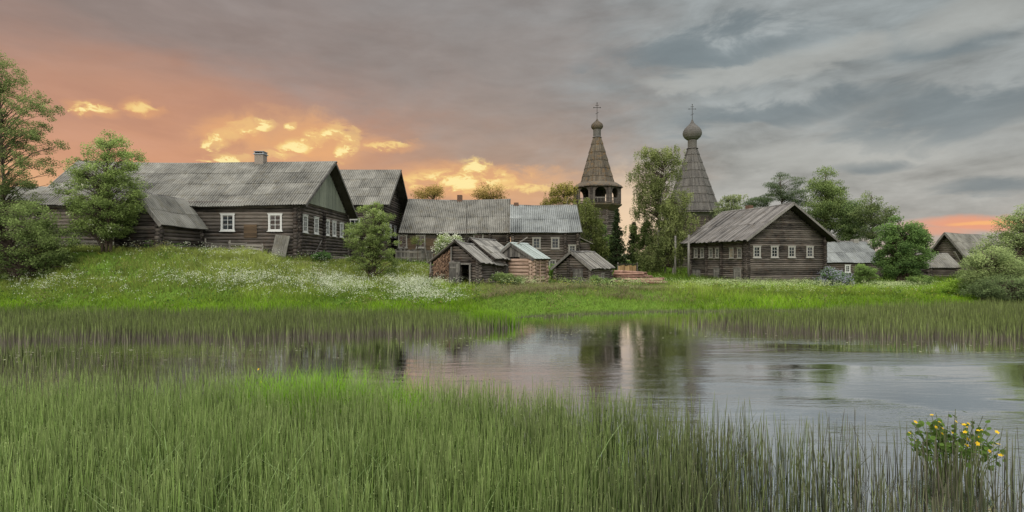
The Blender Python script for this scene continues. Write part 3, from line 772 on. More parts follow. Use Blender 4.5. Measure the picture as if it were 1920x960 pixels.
# House 5, barn, lean-to
x0, y0 = P(1546, 61)
h = house('log_cottage', 'low cottage with silvery sheet roof between the big gabled house and the round leafy tree', 'house', (x0 - 1.6, y0), 0.03, 8.2, 5.6, .4, 1.95, 2.5, ovL=(.2, .2), ovW=.4, roofmat=SLATEB, rows=2, seed=67, wallmat=LOGD)
add_window(h['e'], ((1591 - 960) / F * 60.8 - x0 + 1.6, 0, Z(504, 60.8) - .4), .62, .9, 0)
chimney(h['roof'], ((1609 - 960) / F * 63.5 - x0 + 1.6, 2.8, h['zr'] - .25), .6, .6, WHITEO, cap=False)
a = P(1777, 75)
h = shed('log_barn', 'steep roofed log barn with open gable at the far right behind the willows', a, (14.4, 8.5), 15, 2.0, 2.0, .5, 6.3, 2.9, cat='barn', ovL=(1.0, .3), roof='corr', roofmat=SLATE, rows=3, seed=71, wallmat=LOG, ovW=.35)
a = P(1738, 59)
h = house('lean_shed', 'low dark shed in front of the far right barn, half sunk in the bushes', 'shed', (a[0] + .3, a[1]), .05, 3.1, 3.0, .45, 1.35, 1.55, ovL=(.3, .3), ovW=.3, roof='corr', roofmat=SLATE, rows=1, seed=73, wallmat=LOGD)
m = MB(); q = P(1789, 58.5); m.bar((q[0], q[1], 3.5), (q[0] + 1.2, q[1], 1.3), .25, .04, .8); tag(m.build('leaning_board', BOARDH), 'wide pale board leaning on the right end of the low dark shed', 'board')

# ================================================================== POLES
for (px, D_, top, nm, lb) in ((1291, 55, 440, 'wooden_pole', 'pale wooden pole at the left corner of the big gabled log house'), (1266, 58, 442, 'wooden_pole', 'greenish slender wooden pole between the birches and the big gabled log house'), (875, 54, 385, 'wooden_pole', 'thin dark pole rising in front of the long low house roof')):
    q = P(px, D_); m = MB(); m.tube([(0, 0, -.3), (0.02, 0, Z(top, D_) - h1(*q))], [.13, .1] if px > 900 else [.045, .03], 8, .8 if px > 900 else .1)
    o = m.build(nm, BOARDV if px > 900 else BOARDD, None, smooth=True); o.location = (q[0], q[1], h1(*q)); tag(o, lb, 'pole')

# ================================================================== BELL TOWER
def ring_tone(seed):
    r = random.Random(seed); c = {}
    return lambda z: c.setdefault(round(z * 2), r.random())
def shingle_cone(mb, r0, z0, r1, z1, tiers, seg=8, rot=0.0, per=9, over=.10):
    for i in range(tiers):
        a0, a1 = i / tiers, (i + 1) / tiers
        ra, rb = r0 + (r1 - r0) * a0, r0 + (r1 - r0) * a1; za, zb_ = z0 + (z1 - z0) * a0, z0 + (z1 - z0) * a1
        for k in range(seg):
            t0, t1 = 2 * pi * (k + .5) / seg + rot, 2 * pi * (k + 1.5) / seg + rot
            A0 = Vector((ra * math.cos(t0), ra * math.sin(t0), za)); A1 = Vector((ra * math.cos(t1), ra * math.sin(t1), za))
            B0 = Vector((rb * math.cos(t0), rb * math.sin(t0), zb_)); B1 = Vector((rb * math.cos(t1), rb * math.sin(t1), zb_))
            n = max(3, round(per * (1 - .55 * a0))); nrm = (A1 - A0).cross(B0 - A0).normalized()
            for j in range(n):
                u0, u1 = j / n + .03 / n, (j + 1) / n - .03 / n; lf = over + random.uniform(0, .03)
                dz = Vector((0, 0, -random.uniform(0.0, .05)))
                q = [A0.lerp(A1, u0) + nrm * lf + dz, A0.lerp(A1, (u0 + u1) / 2) + nrm * lf + dz * 1.5, A0.lerp(A1, u1) + nrm * lf + dz, B0.lerp(B1, u1) + nrm * .01, B0.lerp(B1, u0) + nrm * .01]
                mb.add(q, [(0, 1, 2, 3, 4)], random.random())
    mb.lathe([(r0 * .99, z0), (r1 * .99, z1)], seg, rot)
def octa_log(mb, r, z0, z1, d=.3, rot=0.0, cx=0, cy=0):
    pts = [(cx + r * math.cos(2 * pi * (k + .5) / 8 + rot), cy + r * math.sin(2 * pi * (k + .5) / 8 + rot)) for k in range(8)]
    for k in range(8): log_wall(mb, pts[k], pts[(k + 1) % 8], z0, z1, d, .18, .5 * (k % 2))
def onion(mb, R, zb, H, seg=20, tone=None):
    prof = [(.42, 0), (.62, .04), (.86, .14), (.98, .25), (1.0, .34), (.95, .45), (.80, .56), (.58, .66), (.38, .74), (.22, .82), (.12, .91), (.05, 1.0)]
    for i in range(len(prof) - 1):
        for k in range(seg):
            t0, t1 = 2 * pi * k / seg, 2 * pi * (k + 1) / seg
            for s_ in range(2):
                f0, f1 = s_ / 2, (s_ + 1) / 2
                ra = (prof[i][0] + (prof[i + 1][0] - prof[i][0]) * f0) * R; rb = (prof[i][0] + (prof[i + 1][0] - prof[i][0]) * f1) * R
                za = zb + (prof[i][1] + (prof[i + 1][1] - prof[i][1]) * f0) * H; zc = zb + (prof[i][1] + (prof[i + 1][1] - prof[i][1]) * f1) * H
                ra += .02
                mb.add([(ra * math.cos(t0), ra * math.sin(t0), za), (ra * math.cos(t1), ra * math.sin(t1), za), (rb * math.cos(t1), rb * math.sin(t1), zc), (rb * math.cos(t0), rb * math.sin(t0), zc)], [(0, 1, 2, 3)], .35 + .3 * random.random())
def cross(parent, z0, H, w):
    m = MB(); t_ = .07
    m.box((0, 0, z0 + H / 2), (t_, t_, H), None, .5); m.box((0, 0, z0 + H * .72), (w, t_ * .9, t_), None, .5); m.box((0, 0, z0 + H * .86), (w * .5, t_ * .9, t_), None, .5)
    R = Matrix.Rotation(-.5, 3, 'Y'); m.box((0, 0, z0 + H * .38), (w * .5, t_ * .85, t_), R, .5)
    for q in ((-w / 2, 0, z0 + H * .72), (w / 2, 0, z0 + H * .72), (0, 0, z0 + H)): m.box(q, (.14, .1, .14), None, .5)
    return m.build('cross', DARKIRON, parent)
random.seed(81)
bx, by = P(1119.5, 81); zt0 = .8
e = empty('bell_tower', (bx, by, zt0), 0, 'wooden bell tower with open arched belfry and brownish tent roof', 'bell tower')
def tz(y): return Z(y, 81) - zt0
m = MB(); octa_log(m, 2.65, -.5, tz(388), .3); m.build('tower_wall', LOG, e, smooth=True)
# flared skirt below belfry
m = MB(); random.seed(2)
m.lathe([(2.7, tz(397)), (3.75, tz(387)), (3.8, tz(384.5)), (3.0, tz(384))], 8, 0); m.build('lower_eave', SHING, e)
# belfry: floor, arches, inner posts
zb0, zb1 = tz(383.5), tz(352); RB = 3.45
m = MB(); 
pts = [Vector((RB * math.cos(2 * pi * (k + .5) / 8), RB * math.sin(2 * pi * (k + .5) / 8), 0)) for k in range(8)]
H_ = zb1 - zb0
for k in range(8):
    a, b = pts[k], pts[(k + 1) % 8]; L = (b - a).length; u = (b - a) / L; n_ = Vector((u.y, -u.x, 0)); ow = L * .31; zc = zb0 + H_ * .58
    # outline of half-panels around the arched opening, outer and inner faces
    prof = []
    arc = [(L / 2 + ow * math.cos(th), zc + ow * 1.0 * math.sin(th)) for th in np.linspace(pi, 0, 13)]
    for s0 in range(12):
        (xa, za), (xb, zb_) = arc[s0], arc[s0 + 1]
        q = [a + u * xa + Vector((0, 0, za)), a + u * xb + Vector((0, 0, zb_)), a + u * xb + Vector((0, 0, zb1)), a + u * xa + Vector((0, 0, zb1))]
        m.add([v + n_ * .08 for v in q] + [v - n_ * .08 for v in q], [(0, 1, 2, 3), (7, 6, 5, 4), (0, 4, 5, 1)], .4)
    for (xa, xb) in ((0, L / 2 - ow), (L / 2 + ow, L)):
        q = [a + u * xa + Vector((0, 0, zb0)), a + u * xb + Vector((0, 0, zb0)), a + u * xb + Vector((0, 0, zb1)), a + u * xa + Vector((0, 0, zb1))]
        m.add([v + n_ * .08 for v in q] + [v - n_ * .08 for v in q], [(0, 1, 2, 3), (7, 6, 5, 4), (1, 5, 6, 2), (0, 3, 7, 4)], random.random())
m.build('belfry_arcade', LOG, e)
for k in range(8): m = MB(); m.tube([pts[k] + Vector((0, 0, zb0)), pts[k] + Vector((0, 0, zb1))], .2, 8); m.build('belfry_post', LOG, e)
m = MB()
for k in range(8):
    a, b = pts[k] * .98, pts[(k + 1) % 8] * .98
    m.bar(a + Vector((0, 0, zb0 + .75)), b + Vector((0, 0, zb0 + .75)), .07, .09)
    for j in range(1, 12): q = a.lerp(b, j / 12); m.bar(q + Vector((0, 0, zb0)), q + Vector((0, 0, zb0 + .72)), .05, .05)
m.build('railing', BOARDH, e)
m = MB(); m.lathe([(3.4, zb0 + .02), (0.02, zb0 + .03)], 8); m.lathe([(0.02, zb1 - .02), (3.6, zb1 - .03)], 8); m.lathe([(.35, zb0), (.35, zb1)], 8); m.build('belfry_floor', BOARDD, e)
m = MB(); m.lathe([(.0, zb1 - .25), (.2, zb1 - .3), (.3, zb1 - .6), (.42, zb1 - .95), (.48, zb1 - 1.0)], 14, cx=-1.1, cy=-1.4); b_ = m.build('bell', DARKIRON, e, smooth=True)
m = MB(); m.lathe([(3.85, tz(353)), (3.8, tz(351)), (2.9, tz(344))], 8)
shingle_cone(m, 3.95, tz(354), 2.75, tz(345), 1, per=10, over=.05); m.build('upper_eave', SHING, e)
m = MB(); shingle_cone(m, 2.72, tz(348), .55, tz(256), 6, per=12, over=.07); m.build('tent_roof', SHING, e)
m = MB(); m.lathe([(.58, tz(258)), (.58, tz(242))], 14, tonef=ring_tone(3)); m.lathe([(.72, tz(258)), (.58, tz(256))], 14); m.build('drum', SHING2, e)
m = MB(); onion(m, .9, tz(244), 1.75); m.build('onion_dome', SHING, e)
cross(e, tz(224), 2.5, 1.0)

# ================================================================== CHURCH
random.seed(91)
cx_, cy_ = P(1298, 100); zt0 = .8
e = empty('tent_church', (cx_, cy_, zt0), 0, 'tall wooden church with grey octagonal tent roof and onion dome behind the birches', 'church')
def tz(y): return Z(y, 100) - zt0
m = MB(); octa_log(m, 3.9, 4, tz(402), .3); m.build('octagon_wall', LOGD, e, smooth=True)
m = MB()
for (a, b) in (((-5, -5), (5, -5)), ((5, -5), (5, 5)), ((5, 5), (-5, 5)), ((-5, 5), (-5, -5))): log_wall(m, a, b, -.5, 4.6, .3, .2)
m.build('lower_wall', LOGD, e, smooth=True)
m = MB(); m.lathe([(7.6, 4.3), (4.2, 5.6)], 4, 0); m.build('lower_roof', SHING2, e)
m = MB(); m.lathe([(3.9, tz(410)), (4.6, tz(401)), (4.7, tz(399)), (4.2, tz(398))], 8, 0); shingle_cone(m, 5.0, tz(401), 4.4, tz(396), 1, per=14, over=.05); m.build('eave', SHING2, e)
m = MB(); shingle_cone(m, 4.9, tz(398), .78, tz(276), 8, per=16, over=.09); m.build('tent_roof', SHING2, e)
m = MB(); m.lathe([(.82, tz(280)), (.82, tz(260))], 14, tonef=ring_tone(5)); m.lathe([(1.1, tz(279)), (.82, tz(277))], 14); m.build('drum', SHING2, e)
m = MB(); onion(m, 1.72, tz(263), 3.9); m.build('onion_dome', SHING2, e)
cross(e, tz(226), 3.0, 1.25)

# ================================================================== VEGETATION
def Cn(r, g, b): return np.array([lin(r / 255), lin(g / 255), lin(b / 255)])
def rand_dirs(n, r):
    v = r.normal(size=(n, 3)); return v / np.linalg.norm(v, axis=1, keepdims=True)
def leaf_arrays(cen, size, col, r, aspect=.6, droop=0.0, up=0.0):
    n = len(cen); a = rand_dirs(n, r); a[:, 2] = a[:, 2] * (1 - droop) - droop; a /= np.linalg.norm(a, axis=1, keepdims=True)
    b = rand_dirs(n, r); b -= (b * a).sum(1, keepdims=True) * a; b /= np.linalg.norm(b, axis=1, keepdims=True)
    s = size[:, None]
    V = np.stack([cen, cen + a * s * .5 + b * s * aspect * .5, cen + a * s, cen + a * s * .5 - b * s * aspect * .5], 1).reshape(-1, 3)
    return V, np.arange(4 * n).reshape(n, 4), np.repeat(col, 4, axis=0)

def tree(name, label, px, D, blobs, cols, n_leaf=9000, leaf=.11, puff=.45, n_puff=110, trunk=(.14, None), barkmat=None, cat='tree', group=None, seed=1, depth=1.0, droop=0.25, weep=0.0, flowers=None, stems=1, base=None, limb=.03, hollow=.35, flat=1.0, aspect=.6):
    """blobs: list of (px, py, rx, ry[, depth offset m]) crown masses in photo pixels, converted once to metres at distance D."""
    r = np.random.default_rng(seed); rr = random.Random(seed)
    bx, by = P(px, D); bz = h1(bx, by) if base is None else base
    e = empty(name, (bx, by, bz), 0, label, cat, group)
    s = D / F; n_leaf = int(n_leaf * 1.35); leaf *= 1.12
    B = []
    for b in blobs:
        c = np.array([(b[0] - 960) * s - bx, (b[4] if len(b) > 4 else 0.0), Z(b[1], D) - bz]); B.append((c, b[2] * s, b[3] * s))
    vol = np.array([b[1] ** 2 * b[2] for b in B]); vol = vol ** .75; vol /= vol.sum()
    idx = r.choice(len(B), n_puff, p=vol)
    d = rand_dirs(n_puff, r); rad = (hollow + (1 - hollow) * r.random(n_puff)) ** .6
    rad *= r.uniform(.82, 1.12, n_puff)
    cen = np.array([B[i][0] for i in idx]) + d * rad[:, None] * np.array([[B[i][1], B[i][1] * depth, B[i][2]] for i in idx])
    top = max(b[0][2] + b[2] for b in B); bot = min(b[0][2] - b[2] for b in B)
    cen[:, 2] = np.maximum(cen[:, 2], .15)
    psz = puff * r.uniform(.55, 1.35, n_puff)
    w = psz ** 2; w /= w.sum(); pi_ = r.choice(n_puff, n_leaf, p=w)
    off = r.normal(size=(n_leaf, 3)) * .5; ln = np.linalg.norm(off, axis=1, keepdims=True); off = off / np.maximum(ln, 1) 
    off[:, 2] *= .7 * flat
    pos = cen[pi_] + off * psz[pi_][:, None]
    if weep > 0:
        st = r.random(n_leaf) ** 1.3; strand = r.integers(0, 7, n_leaf); key = (pi_ * 7 + strand)
        so = np.random.default_rng(seed + 9).normal(size=(n_puff * 7, 2)) * .38
        pos[:, 0] = cen[pi_][:, 0] + so[key][:, 0] * psz[pi_] + r.normal(size=n_leaf) * .06; pos[:, 1] = cen[pi_][:, 1] + so[key][:, 1] * psz[pi_] + r.normal(size=n_leaf) * .06
        pos[:, 2] = cen[pi_][:, 2] + off[:, 2] * psz[pi_] * .3 - st * weep * (.4 + .6 * so[key][:, 0].clip(-1, 1) ** 2 + .5 * r.random(n_leaf))
    pos[:, 2] = np.maximum(pos[:, 2], .05)
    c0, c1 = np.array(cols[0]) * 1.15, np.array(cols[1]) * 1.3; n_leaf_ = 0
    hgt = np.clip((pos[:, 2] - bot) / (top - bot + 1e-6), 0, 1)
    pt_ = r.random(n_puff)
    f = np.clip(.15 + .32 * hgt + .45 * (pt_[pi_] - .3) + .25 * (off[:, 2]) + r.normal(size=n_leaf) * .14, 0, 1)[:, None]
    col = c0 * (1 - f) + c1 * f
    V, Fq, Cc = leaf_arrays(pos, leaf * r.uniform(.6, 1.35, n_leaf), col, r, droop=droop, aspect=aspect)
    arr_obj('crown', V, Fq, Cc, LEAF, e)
    if flowers:
        fc, nf, fs = flowers
        k = r.choice(n_leaf, nf // 14); rep = np.repeat(pos[k], 14, axis=0) + r.normal(size=(len(k) * 14, 3)) * fs * 1.5
        outw = rep - np.array([0, 0, bot]); 
        V, Fq, Cc = leaf_arrays(rep, fs * r.uniform(.5, 1.2, len(rep)), np.array(fc) * r.uniform(.75, 1.05, (len(rep), 1)), r, aspect=1.0)
        arr_obj('blossom', V, Fq, Cc, PETAL, e)
    # trunk and limbs
    tr, tt = trunk; mainb = max(B, key=lambda b: b[0][2] + b[2]); topz = (mainb[0][2] + mainb[2] * .65) if tt is None else Z(tt, D) - bz
    mb = MB(); lb = MB()
    for q in range(stems):
        ox = (q - (stems - 1) / 2) * .25; tx = mainb[0][0] + (rr.uniform(-.5, .5) * mainb[1] if stems > 1 else 0)
        pts = []; rads = []
        for k in range(9):
            u = k / 8; pts.append((ox + (tx - ox) * u ** 1.5 + .12 * math.sin(k * 1.7 + seed + q) * u * min(1, topz / 5), .1 * math.cos(k * 1.3 + q) * u + (rr.uniform(-.4, .4) * u if stems > 1 else 0), -.2 + (topz + .2) * u)); rads.append(tr * (1 - .85 * u) + .008)
        mb.tube(pts, rads, 8, .5)
        if q == 0: spine = pts
        sub = list(range(q, n_puff, stems))
        for i in sub[:160]:
            c = cen[i]; z0 = max(min(c[2] - rr.uniform(.25, .6) * abs(math.hypot(c[0], c[1])) - .3, topz * .97), topz * .12 if stems == 1 else .1)
            u = min(.99, (z0 + .2) / (topz + .2)) * 8; k = int(u); f_ = u - k; A_ = Vector(pts[k]).lerp(Vector(pts[k + 1]), f_)
            C_ = Vector(c); M_ = A_.lerp(C_, .5) + Vector((0, 0, .12 * (C_ - A_).length)); r0 = min(limb, rads[k] * .6)
            lb.tube([A_, M_, C_], [r0, r0 * .6, r0 * .22], 4, rr.random() * .6, cap=False)
    mb.build('trunk', barkmat or BARK, e, smooth=True); lb.build('branches', BARK, e, smooth=True)
    return e

def spruce(name, label, px, D, top, halfw, cols, seed=1, group=None, base=None):
    r = np.random.default_rng(seed); bx, by = P(px, D); bz = h1(bx, by); e = empty(name, (bx, by, bz), 0, label, 'tree', group)
    H = Z(top, D) - bz; R = halfw * D / F; nb = int(H * 15); pos = []; 
    mb = MB(); mb.tube([(0, 0, -.2), (.05, 0, H * .5), (0, 0, H)], [.16, .1, .01], 7, .3)
    for i in range(nb):
        u = (i / nb) ** .9; z = H * (.06 + .93 * u); L = R * (1 - u) ** .85 * r.uniform(.65, 1.12) + .08; th = r.uniform(0, 6.28)
        n = int(20 + L * 60); q = r.random(n); x = q * L
        zz = z - .28 * L * q + .20 * L * q ** 3 - .10 * r.random(n) * (1 - q); side = r.normal(size=n) * (.05 + .16 * L * (1 - q * .6))
        pos.append(np.stack([math.cos(th) * x - math.sin(th) * side, math.sin(th) * x + math.cos(th) * side, zz - np.abs(side) * .5], 1))
        mb.tube([(0, 0, z), (math.cos(th) * L * .9, math.sin(th) * L * .9, z - .14 * L)], [.025, .006], 4, .3, cap=False)
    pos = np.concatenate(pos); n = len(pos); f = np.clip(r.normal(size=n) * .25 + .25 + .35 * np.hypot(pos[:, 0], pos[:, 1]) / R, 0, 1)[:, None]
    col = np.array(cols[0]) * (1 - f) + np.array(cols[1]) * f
    V, Fq, Cc = leaf_arrays(pos, .30 * r.uniform(.6, 1.2, n), col, r, aspect=.3, droop=.2)
    arr_obj('crown', V, Fq, Cc, NEEDLE, e); mb.build('trunk', BARK, e, smooth=True); return e

G_MID = (Cn(52, 72, 34), Cn(134, 158, 88)); G_OLIVE = (Cn(52, 60, 32), Cn(130, 138, 78)); G_DARK = (Cn(34, 52, 30), Cn(98, 130, 70))
G_WILL = (Cn(70, 86, 50), Cn(158, 172, 112)); G_BIRCH = (Cn(62, 72, 40), Cn(146, 154, 96)); G_BRIGHT = (Cn(50, 74, 28), Cn(128, 160, 66))

# left edge big tree and its undergrowth
tree('leafy_tree', 'tallest leafy tree at the left edge with airy branches against the orange sky', 8, 33,
     [(-30, 190, 60, 80), (30, 215, 55, 55), (75, 200, 38, 28), (20, 150, 28, 40), (0, 120, 18, 20), (60, 270, 50, 45), (90, 265, 30, 22), (-10, 300, 60, 60), (60, 330, 45, 35), (95, 310, 22, 15), (40, 365, 40, 25), (100, 225, 18, 14), (15, 380, 40, 30)],
     (Cn(52, 64, 34), Cn(140, 154, 92)), 32000, .072, .32, 380, (.12, 170), seed=2, depth=.8, limb=.035, hollow=.5)
tree('round_shrub', 'big rounded green shrub at the left edge below the tallest tree', 55, 30.5,
     [(20, 450, 90, 75), (85, 460, 50, 55), (-60, 450, 80, 80), (55, 415, 50, 38), (105, 480, 38, 42), (10, 400, 40, 30), (60, 500, 80, 35)],
     (Cn(54, 68, 34), Cn(128, 144, 84)), 32000, .08, .38, 360, (.05, None), cat='shrub', seed=3, stems=5, depth=.7)
tree('rowan_tree', 'rowan tree with pale flower clusters in front of the farmhouse roof', 200, 32.3,
     [(195, 320, 58, 42), (205, 275, 32, 24), (165, 360, 46, 42), (230, 365, 44, 42), (200, 395, 66, 34), (248, 302, 20, 20), (148, 312, 22, 22), (195, 425, 55, 22), (225, 268, 16, 12)],
     (Cn(60, 74, 36), Cn(150, 168, 96)), 34000, .075, .32, 400, (.08, None), seed=4, stems=3, depth=.85, flowers=(Cn(226, 226, 196), 900, .06))
tree('leafy_bush', 'tall bushy tree with pale flowers beside the farmhouse facade', 697, 35.5,
     [(700, 410, 34, 30), (690, 440, 42, 32), (715, 455, 32, 35), (690, 480, 34, 32), (737, 497, 11, 24), (665, 435, 18, 18), (705, 395, 18, 16)],
     (Cn(62, 76, 38), Cn(150, 166, 98)), 24000, .066, .27, 250, (.05, None), seed=5, stems=3, depth=.9, flowers=(Cn(220, 224, 188), 700, .05), cat='bush')
tree('dark_shrub', 'low dark green shrub at the foot of the farmhouse facade', 603, 39.5, [(603, 482, 15, 9)], G_DARK, 1200, .09, .25, 20, (.03, None), seed=6, stems=2, cat='shrub')
tree('white_blossom_bush', 'round bush covered in white blossom behind the woodshed', 842, 42, [(842, 458, 27, 20), (830, 465, 16, 14)], (Cn(70, 90, 44), Cn(150, 165, 100)), 4500, .08, .28, 70, (.05, None), seed=7, stems=3, cat='bush', flowers=(Cn(235, 236, 214), 4200, .075))
tree('young_tree', 'spindly young tree before the brown wall of the long low house', 783, 51, [(783, 452, 14, 12)], G_OLIVE, 500, .09, .3, 16, (.03, None), seed=8, hollow=.2)
# trees seen over the middle roofs
tree('distant_birch', 'small backlit birch top above the left end of the long low house', 803, 70, [(800, 365, 30, 14), (815, 358, 16, 10)], (Cn(96, 84, 44), Cn(176, 152, 88)), 2600, .14, .7, 50, (.12, None), seed=9, hollow=.2, group=None)
tree('distant_birch', 'small backlit birch top directly right of the brick chimney of the long low house', 921, 70, [(920, 362, 26, 14), (905, 366, 12, 10), (938, 366, 10, 9)], (Cn(96, 84, 44), Cn(176, 152, 88)), 2600, .14, .7, 50, (.12, None), seed=10, hollow=.2)
tree('birch_tree', 'golden lit birch left of the bell tower', 1052, 76, [(1055, 365, 26, 26), (1030, 378, 18, 12), (1068, 350, 14, 13)], (Cn(84, 84, 40), Cn(168, 156, 84)), 6000, .15, .9, 80, (.16, None), seed=11, weep=.8, barkmat=BIRCHB)
tree('birch_tree', 'drooping yellow green birch in front of the bell tower foot', 1103, 62, [(1098, 400, 22, 32), (1108, 440, 24, 40), (1098, 480, 24, 30), (1120, 465, 18, 30)], G_OLIVE, 16000, .13, .8, 150, (.12, None), seed=12, weep=1.1, barkmat=BIRCHB)
tree('leafy_tree', 'dark green tree right of the bell tower foot beside the spruces', 1138, 64, [(1135, 450, 26, 30), (1138, 480, 28, 30), (1155, 500, 26, 20), (1120, 430, 14, 26)], G_MID, 14000, .13, .7, 90, (.12, None), seed=13, weep=.5)
spruce('spruce_tree', 'taller dark spruce right of the bell tower', 1157, 62, 390, 22, (Cn(30, 40, 24), Cn(70, 84, 50)), 14)
spruce('spruce_tree', 'shorter dark spruce behind the log pile in the bright gap', 1188, 66, 415, 22, (Cn(30, 40, 24), Cn(70, 84, 50)), 15)
tree('birch_tree', 'tallest weeping birch with white trunk left of the tent church', 1231, 62,
     [(1215, 295, 26, 24), (1250, 290, 30, 20), (1200, 330, 24, 24), (1240, 330, 36, 30), (1225, 365, 40, 26), (1265, 305, 16, 20), (1215, 385, 34, 18)],
     G_BIRCH, 24000, .115, .8, 230, (.24, None), seed=16, weep=1.3, barkmat=BIRCHB, hollow=.35, limb=.06)
tree('birch_tree', 'dense weeping birch in front of the tent church foot', 1262, 60,
     [(1268, 375, 30, 28), (1270, 420, 36, 34), (1225, 480, 30, 30), (1255, 455, 40, 36), (1278, 470, 18, 36), (1285, 360, 12, 18)], G_BIRCH, 26000, .13, .8, 210, (.15, 395), seed=17, weep=1.4, barkmat=BIRCHB, hollow=.2)
tree('birch_tree', 'dark full birch left of the white birch trunk behind the log pile', 1212, 64,
     [(1212, 430, 28, 34), (1205, 475, 22, 34), (1235, 460, 26, 34)], (Cn(44, 56, 30), Cn(112, 126, 72)), 17000, .13, .8, 120, (.14, None), seed=18, weep=1.2, barkmat=BIRCHB, hollow=.2)
tree('birch_tree', 'thin birch with pale trunk right of the white birch trunk', 1247, 61, [(1247, 400, 20, 26)], G_BIRCH, 3000, .13, .7, 40, (.13, 380), seed=19, weep=1.1, barkmat=BIRCHB)
tree('leafy_bush', 'young green bush between the bathhouse and the pale green shed', 1033, 44, [(1033, 512, 11, 14)], G_BRIGHT, 1500, .09, .3, 24, (.03, None), seed=20, cat='bush')
# trees behind the right house
tree('birch_tree', 'pale green birch just right of the tent church', 1368, 86, [(1370, 385, 26, 24), (1355, 400, 18, 18)], (Cn(80, 92, 62), Cn(150, 158, 112)), 6000, .17, 1.0, 80, (.16, None), seed=21, weep=.5)
tree('pine_tree', 'low spreading pine top above the left roof slope of the big gabled house', 1425, 76, [(1422, 378, 24, 9), (1440, 372, 12, 8), (1412, 385, 12, 7)], (Cn(48, 62, 44), Cn(108, 122, 84)), 5000, .15, .8, 50, (.16, None), seed=22, flat=.4, aspect=.3)
tree('pine_tree', 'dark twin topped pine behind the ridge of the big gabled house', 1470, 76, [(1462, 330, 16, 12), (1455, 350, 24, 12), (1488, 342, 14, 18), (1475, 365, 34, 12), (1490, 380, 26, 14)], (Cn(48, 62, 44), Cn(108, 122, 84)), 11000, .15, .8, 95, (.2, 325), seed=23, flat=.4, aspect=.3, hollow=.2)
tree('leafy_tree', 'tallest broad green tree behind the big gabled house', 1548, 74, [(1548, 335, 22, 20), (1535, 360, 32, 24), (1562, 365, 28, 24), (1530, 395, 38, 26), (1570, 400, 36, 30), (1555, 435, 50, 24)], (Cn(60, 76, 42), Cn(134, 150, 90)), 30000, .15, .9, 210, (.22, None), seed=24, hollow=.3)
tree('leafy_tree', 'middle green tree behind the silvery roofed cottage', 1598, 72, [(1595, 400, 22, 24), (1600, 430, 28, 24)], (Cn(56, 74, 44), Cn(124, 142, 88)), 8000, .15, .8, 90, (.14, None), seed=25)
tree('leafy_tree', 'airy tree with open crown between the silvery cottage and the round leafy tree', 1640, 68, [(1632, 375, 18, 15), (1625, 400, 20, 16), (1650, 400, 20, 15), (1662, 415, 14, 14), (1635, 430, 26, 20)], (Cn(56, 70, 42), Cn(130, 142, 90)), 8500, .14, .7, 100, (.15, None), seed=26, hollow=.5)
tree('leafy_tree', 'round leafy dark green tree between the silvery cottage and the low dark shed', 1693, 46,
     [(1690, 440, 40, 30), (1675, 470, 38, 34), (1710, 470, 36, 32), (1695, 500, 44, 26), (1680, 425, 22, 16), (1722, 450, 18, 20)], (Cn(50, 70, 38), Cn(122, 150, 84)), 28000, .11, .45, 200, (.10, None), seed=27, stems=4, depth=.9)
tree('lilac_bush', 'lilac bush with pale purple blossom at the right corner of the big gabled house', 1566, 43, [(1575, 528, 28, 18), (1548, 525, 22, 18), (1590, 535, 12, 13), (1562, 515, 20, 12)], G_DARK, 6000, .08, .28, 80, (.04, None), seed=28, stems=4, cat='bush', flowers=(Cn(176, 174, 190), 5600, .075))
tree('leafy_bush', 'small green bush between the lilac and the round leafy tree', 1623, 45, [(1623, 518, 20, 22), (1618, 508, 12, 12)], G_MID, 4500, .085, .28, 60, (.04, None), seed=29, stems=3, cat='bush')
# willows at right
tree('willow_bush', 'highest pale green willow at the right edge', 1905, 33, [(1910, 430, 34, 36), (1888, 460, 36, 34), (1862, 485, 34, 30), (1925, 405, 28, 24), (1850, 470, 26, 24), (1900, 420, 26, 26), (1940, 450, 50, 50), (1920, 500, 60, 50), (1960, 510, 60, 60), (1975, 440, 30, 40)], G_WILL, 30000, .10, .4, 280, (.09, None), seed=30, stems=4, depth=.8, aspect=.35)
tree('willow_bush', 'broad low willow in front of the far right barn', 1858, 31, [(1860, 485, 34, 22), (1830, 500, 26, 22), (1880, 510, 44, 36), (1845, 530, 34, 26), (1815, 515, 16, 14), (1900, 540, 50, 24)], G_WILL, 23000, .09, .36, 230, (.07, None), seed=31, stems=5, depth=.8, aspect=.35)
tree('dark_willow', 'dark low willow at the waterside beneath the right edge willows', 1885, 29.5, [(1885, 540, 60, 22), (1840, 548, 34, 14), (1940, 545, 50, 20)], (Cn(48, 62, 38), Cn(118, 134, 86)), 15000, .08, .32, 170, (.05, None), seed=32, stems=6, cat='shrub', depth=.7, aspect=.35)
tree('leafy_bush', 'bright yellow green bush at the left foot of the willows', 1800, 32.5, [(1800, 535, 16, 13), (1785, 545, 16, 9)], (Cn(70, 100, 30), Cn(150, 176, 70)), 3500, .08, .28, 50, (.03, None), seed=33, stems=3, cat='bush')
tree('leafy_bush', 'low leafy bush between the round leafy tree and the low dark shed', 1728, 44, [(1728, 525, 22, 10)], G_MID, 2200, .085, .26, 36, (.03, None), seed=34, stems=3, cat='bush')
tree('leafy_bush', 'grey green weed clump below the log shed doors in the waterside row', 955, 34.8, [(955, 525, 22, 10), (975, 530, 14, 8), (935, 518, 12, 8)], (Cn(56, 74, 38), Cn(130, 146, 86)), 3200, .075, .24, 50, (.02, None), seed=35, stems=3, cat='bush', flowers=(Cn(206, 214, 186), 200, .04))
